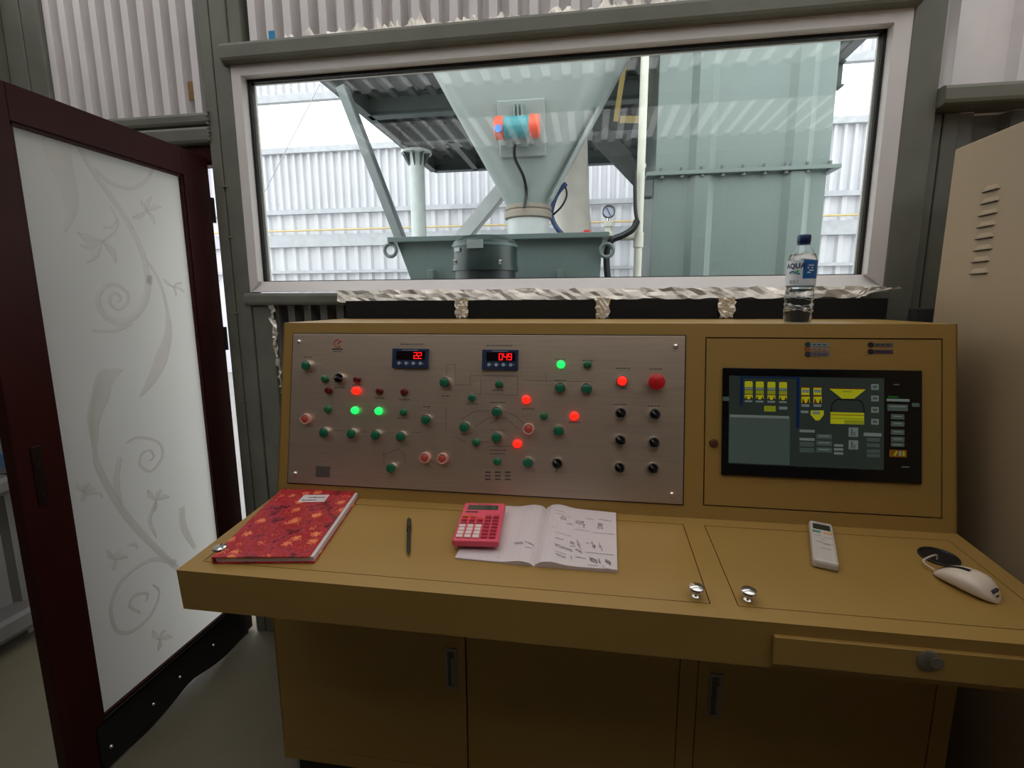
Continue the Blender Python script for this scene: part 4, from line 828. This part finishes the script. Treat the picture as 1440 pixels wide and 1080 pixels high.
# steel platform with ribbed deck
ZP = 1.38 + 2.05
pA = atz(452, 110, ZP); pB = atz(622, 231, ZP)
px0 = (pA.x + pB.x) / 2; yN, yFr = 4.3, pB.y; pxe = 2.25
pf = thing('steel_platform', (px0 + .8, (yN + yFr) / 2, 0), 'overhead steel platform with a dark ribbed underside and braces', 'platform')
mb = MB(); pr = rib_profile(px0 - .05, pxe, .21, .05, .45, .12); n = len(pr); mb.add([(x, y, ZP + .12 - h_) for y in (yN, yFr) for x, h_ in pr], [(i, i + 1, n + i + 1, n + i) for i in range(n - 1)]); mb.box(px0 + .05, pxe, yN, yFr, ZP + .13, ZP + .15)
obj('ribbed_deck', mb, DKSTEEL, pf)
def ibeam(a, b, h_=.2, w_=.1, name='beam', m=DKBEAM):
    a = Vector(a); b = Vector(b); t = (b - a).normalized(); s = t.cross(Vector((0, 0, 1))).normalized(); mb = MB()
    for (dz, hh_, ww) in ((0, .014, w_), (h_, .014, w_), (h_ / 2, h_, .012)):
        c = Vector((0, 0, dz)); mb.prism([a + c - s * ww / 2 - Vector((0, 0, hh_ / 2)), a + c + s * ww / 2 - Vector((0, 0, hh_ / 2)), a + c + s * ww / 2 + Vector((0, 0, hh_ / 2)), a + c - s * ww / 2 + Vector((0, 0, hh_ / 2))], b - a)
    return obj(name, mb, m, pf)
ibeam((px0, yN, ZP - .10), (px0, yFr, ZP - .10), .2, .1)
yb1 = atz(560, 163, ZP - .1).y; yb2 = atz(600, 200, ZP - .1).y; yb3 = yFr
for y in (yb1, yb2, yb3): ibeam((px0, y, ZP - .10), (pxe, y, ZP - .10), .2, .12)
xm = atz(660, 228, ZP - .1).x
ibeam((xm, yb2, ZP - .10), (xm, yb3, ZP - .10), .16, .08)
yc = yb2 + .35; q = aty(587, 260, yc); col = MB(); rr = 10.5 * yc / 700
col.lathe([(rr, 0), (rr, ZP - .12)], 24, 0, (q.x, yc, 0)); col.lathe([(rr * 2, ZP - .13), (rr * 2, ZP - .10)], 24, 0, (q.x, yc, 0)); obj('round_column', col, mat('pale_column_paint', (.58, .63, .61), .4), pf)
gm = MB()
for k in range(8):
    a_ = k * PI / 4; d = Vector((math.cos(a_), math.sin(a_), 0)); c = Vector((q.x, yc, ZP - .13)); gm.prism([c + d * rr, c + d * rr * 1.9, c + d * rr - Vector((0, 0, .16))], Vector((-d.y, d.x, 0)) * .012)
obj('column_gusset', gm, DKBEAM, pf)
def brace(a, b, ya, yb, w_, m, lab=None):
    A = aty(*a, ya); B = aty(*b, yb); t = (B - A).normalized(); mb = MB(); s = Vector((t.z, 0, -t.x)).normalized()
    mb.prism([A - s * w_ / 2, A + s * w_ / 2, A + s * w_ / 2 + Vector((0, .012, 0)), A - s * w_ / 2 + Vector((0, .012, 0))], B - A); mb.prism([A - s * w_ / 2, A - s * (w_ / 2 - .012), A - s * (w_ / 2 - .012) + Vector((0, .09, 0)), A - s * w_ / 2 + Vector((0, .09, 0))], B - A)
    return obj('brace', mb, m, pf, lab)
MIDG = mat('grey_green_brace', (.15, .17, .17), .4)
brace((478, 120), (565, 345), 4.4, 4.6, .085, MIDG, 'long slanting brace left of the column'); brace((708, 262), (635, 350), 4.5, 4.45, .12, mat('pale_brace', (.42, .44, .44), .4)); brace((842, 188), (912, 262), 4.7, 4.7, .17, DKSTEEL, 'dark slanting brace beside the pale pipe')
# hopper: rectangular top to round outlet
HY = 3.6; KH = HY / 4.6; nk = aty(743, 292, HY); nt_ = aty(743, 308, HY); nb_ = aty(743, 345, HY); rn = 28 * HY / 700
zH0 = nk.z; Ltop = aty(560, 20, HY - .45); zH1 = Ltop.z + .2
hw = None
k_l = aty(603, 97, HY - .4); hs = (abs(k_l.x - nk.x) - rn) / (k_l.z - zH0)
hop = thing('hopper', (nk.x, HY, nk.z), 'big pale green hopper tapering to a round outlet above the mixer', 'hopper')
def hop_pt(u, v):
    a = u * 2 * PI; z = zH0 + (zH1 - zH0) * v; half = rn + hs * (z - zH0); c, s = math.cos(a), math.sin(a); e = 1 - (.72 if c < 0 else .30) * min(1, v * 2.2)
    c, s = math.cos(a), math.sin(a); sg = lambda q, e_: math.copysign(abs(q) ** e_, q); dep = rn + .62 * hs * (z - zH0)
    return (nk.x + half * sg(c, e), HY + dep * sg(s, e), z)
mb = MB(); mb.grid(65, 14, hop_pt); obj('hopper_shell', mb, GREENP, hop)
mb = MB(); 
for sx in (.72, .86): mb.tube([Vector(hop_pt(0, .02)) + Vector((.012, -rn * sx, 0)), Vector(hop_pt(0, .45)) + Vector((.012, -.62 * sx * hs * .45 * (zH1 - zH0), 0))], .012, 6)
obj('hopper_weld', mb, GREENP, hop)
obj('outlet_neck', MB().lathe([(rn * 1.02, aty(743, 336, 3.2).z + .022), (rn * 1.02, nt_.z + .01)], 32, 0, (nk.x, HY, 0)), mat('pale_neck', (.55, .58, .57), .45), hop)
obj('clamp_ring', MB().lathe([(rn * 1.0, nt_.z - .01), (rn * 1.14, nt_.z), (rn * 1.14, nt_.z + .035), (rn * 1.05, nt_.z + .05), (rn * 1.05, nk.z - .03), (rn * 1.12, nk.z - .02), (rn * 1.12, nk.z), (rn, nk.z + .01)], 32, 0, (nk.x, HY, 0)), mat('dusty_clamp', (.48, .44, .38), .7, var=.35, scale=18, col2=(.30, .24, .18)), hop, 'dusty rust-marked clamp ring')
# vibrator motor on the sloping front
vz = aty(727, 178, HY - .35); 
def front_y(z): return HY - (rn + .62 * hs * (z - zH0))
vy = front_y(vz.z); vz = aty(727, 178, vy - .16 * KH); vx, vzz = vz.x, vz.z; tl_ = math.atan(.62 * hs)
MV = Matrix.Translation((vx, front_y(vzz), vzz)) @ Matrix.Rotation(tl_ - 0, 4, 'X') if 0 else Matrix.Translation((vx, front_y(vzz), vzz)) @ Matrix.Rotation(-(-tl_), 4, 'X')
sc = vy / 700
obj('mounting_plate', MB(MV).box(-28 * sc, 34 * sc, -.02, .01, -.17 * KH, .24 * KH, bev=.006), GREENP, hop)
for x in (-.03, .0, .03): obj('plate_rib', MB(MV).box((x - .006) * KH, (x + .006) * KH, -.07 * KH, -.015, .08 * KH, .21 * KH), GREENP, hop)
obj('motor_foot', MB(MV).box(-.07 * KH, .07 * KH, -.09 * KH, -.01, -.09 * KH, .09 * KH, bev=.008), mat('grey_foot', (.30, .33, .32), .5), hop)
cz = Vector((vx, front_y(vzz) - .155 * KH, vzz)); rv = 14.5 * sc * .97
vm = obj('motor_body', MB().lathe([(rv * .96, -.10 * KH), (rv * 1.02, -.095 * KH), (rv * 1.02, -.085 * KH), (rv * .93, -.08 * KH), (rv * .93, .085 * KH), (rv, .09 * KH), (rv, .10 * KH)], 28, 0, cz, 'x'), mat('teal_motor', (.02, .24, .27), .3), hop, 'teal vibrator motor barrel')
ORG = mat('orange_caps', (.80, .075, .02), .35)
for s in (-1, 1): obj('end_cap', MB().lathe([(rv, s * .10 * KH), (rv, s * .165 * KH), (rv * .9, s * .172 * KH), (0, s * .172 * KH)], 28, 0, cz, 'x'), ORG, vm, 'orange end cap')
obj('blue_badge', MB().lathe([(.022, -.01), (.022, .004), (0, .008)], 16, 0, cz + Vector((-.135 * KH, -rv * .95, -.03 * KH)), 'y'), mat('badge_blue', (.04, .24, .75), .4), vm, 'round blue badge')
pth = [aty(724, 200, vy - .1), aty(724, 222, vy), aty(736, 248, vy + .05), aty(740, 270, vy + .12), aty(737, 292, HY - rn - .04)]
obj('motor_cable', MB().tube(smooth_path(pth, 6), .010, 8), BLACKP, hop, 'black cable hanging from the motor')
# mixer tank
TY = 3.2; tl0 = aty(549, 338, TY); tr0 = aty(852, 332, TY); tz = (tl0.z + tr0.z) / 2
tk = thing('mixer_tank', ((tl0.x + tr0.x) / 2, TY + .5, 0), 'grey-green mixer trough below the hopper', 'mixer'); tzb = .75
mb = MB(); mb.prism([(tl0.x + .03, TY + .03, tz), (tr0.x - .02, TY + .03, tz), (tr0.x - .06, TY + .03, tzb), (tl0.x + .40, TY + .03, tzb)], (0, .95, 0)); obj('trough', mb, GREEND, tk)
obj('rim', MB().box(tl0.x - .01, tr0.x + .02, TY - .03, TY + 1.0, tz - .012, tz + .02, bev=.003), GREEND, tk)
for px, py in ((549, 352), (853, 352)):
    q = aty(px, py, TY); mb = MB(); mb.tube([q + Vector((.040 * math.cos(a_), 0, .040 * math.sin(a_))) for a_ in np.linspace(0, 2 * PI, 17)], .012, 8); obj('lifting_lug', mb, GREEND, tk)
for px in (607, 788): q = aty(px, 384, TY); obj('trough_stiffener', MB().box(q.x - .02, q.x + .02, TY - .03, TY + .04, tzb, q.z + .02, bev=.004), GREEND, tk)
# drive motor
MY = 2.9; mq = aty(682, 360, MY); mr = 45 * MY / 700; z1 = aty(682, 327, MY - .2).z; z2 = aty(682, 347, MY).z; z3 = aty(682, 377, MY).z
dm = thing('drive_motor', (mq.x, MY, 0), 'dark green upright drive motor in front of the mixer', 'motor')
obj('motor_cowl', MB().lathe([(mr, z3), (mr, z1 - .05), (mr * .97, z1 - .03), (mr * .72, z1), (0, z1 + .005)], 36, 0, (mq.x, MY, 0)), DKGREEN, dm)
obj('cowl_band', MB().lathe([(mr * 1.015, z2 - .008), (mr * 1.015, z2 + .008)], 36, 0, (mq.x, MY, 0)), mat('band_green', (.10, .15, .14), .4), dm)
obj('motor_body', MB().lathe([(mr * .95, .6), (mr * .95, z3 - .01)], 36, 0, (mq.x, MY, 0)), mat('motor_black_green', (.015, .022, .021), .4), dm)
obj('cowl_lip', MB().lathe([(mr * 1.03, z3 - .02), (mr * 1.03, z3 + .01)], 36, 0, (mq.x, MY, 0)), DKGREEN, dm)
for px, py, w_, h_, k in ((668, 343, .09, .045, 0), (640, 350, .05, .02, 1)):
    q = aty(px, py, MY - mr); dx = q.x - mq.x; yy = MY - math.sqrt(max(mr * mr - dx * dx, 0)); th = math.atan2(dx, math.sqrt(max(mr * mr - dx * dx, 1e-6)))
    Mx = Matrix.Translation((q.x, yy - .004, q.z)) @ Matrix.Rotation(th, 4, 'Z'); obj('motor_label', MB(Mx).box(-w_ / 2, w_ / 2, -.004, .004, -h_ / 2, h_ / 2), mat('worn_label', (.28, .32, .31), .5), dm)
for px, py in ((703, 368), (637, 367)):
    q = aty(px, py, MY - mr * .9); dx = q.x - mq.x; yy = MY - math.sqrt(max(mr * mr - dx * dx, .0)); obj('cowl_bolt', MB().lathe([(.014, 0), (.014, -.012), (0, -.014)], 8, 0, (q.x, yy, q.z), 'y'), CHROME, dm)
obj('motor_stand', MB().lathe([(mr * 1.1, -.02), (mr * 1.1, .02), (mr * .8, .04), (mr * .8, .6)], 24, 0, (mq.x, MY, 0)), MIDG, dm)
for x in (tl0.x + .5, tr0.x - .15):
    for y in (TY + .12, TY + .85): obj('leg', MB().box(x - .05, x + .05, y - .05, y + .05, -.02, tzb + .01, bev=.004), MIDG, tk)
# tall bin on the right
BY = 3.6; b0 = aty(917, 300, BY).x; b1 = aty(1180, 240, BY).x - .06; fl = (aty(915, 246, BY).z + aty(1180, 237, BY).z) / 2
bn = thing('storage_bin', ((b0 + b1) / 2, BY + .35, 0), 'tall pale green steel bin with a bolted flange right of the hopper', 'bin')
obj('upper_panel', MB().box(b0 + .01, b1, BY, BY + .65, fl + .01, fl + 2.0, bev=.004), GREENB, bn); obj('lower_panel', MB().box(b0, b1 - .01, BY, BY + .65, -.02, fl - .01, bev=.004), GREENB, bn)
obj('flange', MB().box(b0 - .05, b1 + .05, BY - .055, BY + .7, fl - .012, fl + .012, bev=.002), GREENB, bn)
for k in range(9): x = b0 + .05 + k * (b1 - b0 - .06) / 8; obj('flange_bolt', MB().lathe([(.014, fl - .028), (.014, fl - .012), (.02, fl - .012), (.02, fl + .012), (.014, fl + .012), (.014, fl + .036), (0, fl + .036)], 8, 0, (x, BY - .03, 0)), MIDG, bn)
for px in (983, 1116):
    x = aty(px, 300, BY).x; w_ = .085
    for z0, z1_ in ((fl + .015, fl + 2.0), (-.02, fl - .015)): mb = MB(); mb.prism([(x - w_, BY, z0), (x - w_ * .5, BY - .03, z0), (x + w_ * .5, BY - .03, z0), (x + w_, BY, z0)], (0, 0, z1_ - z0)); obj('pressed_rib', mb, GREENB, bn)
obj('flange_bracket', MB().box(b0 - .09, b0 - .005, BY - .03, BY + .06, fl - .14, fl - .03, bev=.006), DKSTEEL, bn)
# pale upright pipe, gauge, sleeve, hose
q = aty(901, 250, 3.30); pp = thing('upright_pipe', (q.x, 3.30, 0), 'pale cream upright pipe standing left of the tall bin', 'pipe'); rp = 5.2 * 3.30 / 700
obj('pipe_run', MB().lathe([(rp, .3), (rp, 3.6)], 16, 0, (q.x, 3.30, 0)), mat('cream_pipe', (.66, .66, .56), .45), pp); z_ = aty(901, 334, 3.30).z
obj('pipe_socket', MB().lathe([(rp * 1.25, z_ - .06), (rp * 1.25, z_ + .03)], 16, 0, (q.x, 3.30, 0)), mat('cream_pipe', 0), pp)
obj('pipe_branch', MB().lathe([(rp * .6, aty(820, 328, 3.30).x), (rp * .6, q.x)], 12, 0, (0, 3.30, z_), 'x'), mat('cream_pipe', 0), pp)
GY = 3.30; q = aty(856, 298, GY); pg = thing('pressure_gauge', (q.x, GY, z_), 'round pressure gauge on a white stub beside the upright pipe', 'gauge'); rg = 8.3 * GY / 700
obj('gauge_case', MB().lathe([(0, .02), (rg, .02), (rg, -.02), (rg * .88, -.024), (rg * .86, -.012), (0, -.012)], 28, 0, (q.x, GY, q.z), 'y'), mat('gauge_case', (.03, .035, .05), .3), pg)
obj('gauge_dial', MB().lathe([(rg * .86, -.012), (rg * .86, -.014), (0, -.014)], 28, 0, (q.x, GY, q.z), 'y'), mat('gauge_dial', (.55, .58, .72), .5), pg)
obj('gauge_needle', MB().bar((q.x - .012, GY - .017, q.z + .022), (q.x + .012, GY - .017, q.z - .026), .004, .002, (0, 1, 0)), INK, pg)
obj('gauge_stem', MB().lathe([(.012, q.z - rg - .02), (.012, q.z - rg + .005)], 10, 0, (q.x, GY, 0)), CHROME, pg)
obj('gauge_stub', MB().lathe([(.034, z_ + .012), (.034, z_ + .03), (.02, z_ + .04), (.02, q.z - rg - .055), (.028, q.z - rg - .05), (.028, q.z - rg - .018), (0, q.z - rg - .018)], 16, 0, (q.x, GY, 0)), mat('cream_pipe', 0), pg)
SY = 4.15
def slv(u, v):
    py = 200 + (336 - 200) * v; xl = np.interp(py, [200, 285, 336], [800, 776, 788]); xr = np.interp(py, [200, 300, 336], [826, 829, 833]); A = aty(xl, py, SY); B = aty(xr, py, SY); a_ = u * 2 * PI; c = (A + B) / 2; hw_ = (B.x - A.x) / 2
    return c + Vector((hw_ * math.cos(a_) * (1 + .02 * math.sin(7 * v + 3 * u)), .16 * math.sin(a_), 0))
mb = MB(); mb.grid(33, 16, slv); q = aty(805, 336, SY); root_of('canvas_sleeve', mb, mat('cream_canvas', (.84, .77, .69), .8, var=.08, bump=.3, bscale=12), q, 'cream canvas sleeve hanging behind the hopper outlet', 'sleeve')
q = [aty(*p_, 3.9) for p_ in ((796, 258), (784, 272), (777, 290), (776, 306), (784, 322), (794, 332))]; root_of('blue_hose', MB().tube(smooth_path(q, 5), .018, 8), mat('blue_hose', (.05, .09, .24), .4), q[-1], 'dark blue hose curving beside the canvas sleeve', 'hose')
q = [aty(*p_, 3.85) for p_ in ((795, 262), (797, 275), (790, 290), (778, 302))]; root_of('thin_cable', MB().tube(smooth_path(q, 5), .008, 6), BLACKP, q[-1], 'thin black cable looping in front of the canvas sleeve', 'cable')
q = [aty(*p_, 3.25) for p_ in ((896, 310), (890, 322), (876, 331), (860, 338), (854, 352), (853, 370), (855, 395))]; root_of('black_hose', MB().tube(smooth_path(q, 5), [.020] * 31, 8), BLACKP, q[-1], 'black hose running down the right end of the mixer', 'hose')
q = [aty(*p_, 3.26) for p_ in ((893, 240), (893, 275), (894, 300), (897, 312))]; root_of('black_hose', MB().tube(smooth_path(q, 5), .011, 8), BLACKP, q[-1], 'thin black hose hanging along the pale upright pipe', 'hose')
q = aty(823, 330, 3.25); mb = MB(); mb.box(q.x - .03, q.x + .05, 3.22, 3.28, q.z - .014, q.z + .014, bev=.005); mb.box(q.x - .01, q.x + .03, 3.23, 3.27, q.z + .012, q.z + .026, bev=.004); root_of('red_valve', mb, mat('red_valve', (.6, .04, .03), .4), q - Vector((0, 0, .014)), 'small red valve handle on the mixer rim', 'valve')
YB_ = mat('yellow_bar', (.55, .40, .12), .5)
A = aty(878, 90, 4.9); B = aty(866, 170, 4.9); root_of('yellow_bar', MB().bar(A, B, .045, .045, (0, 1, 0)), YB_, B, 'yellow upright bar in the dark below the platform', 'bar')
A = aty(872, 168, 5.1); B = aty(900, 168, 5.1); root_of('yellow_bar', MB().bar(A, B, .05, .04, (0, 1, 0)), YB_, A, 'short level yellow bar beside the pale upright pipe', 'bar')
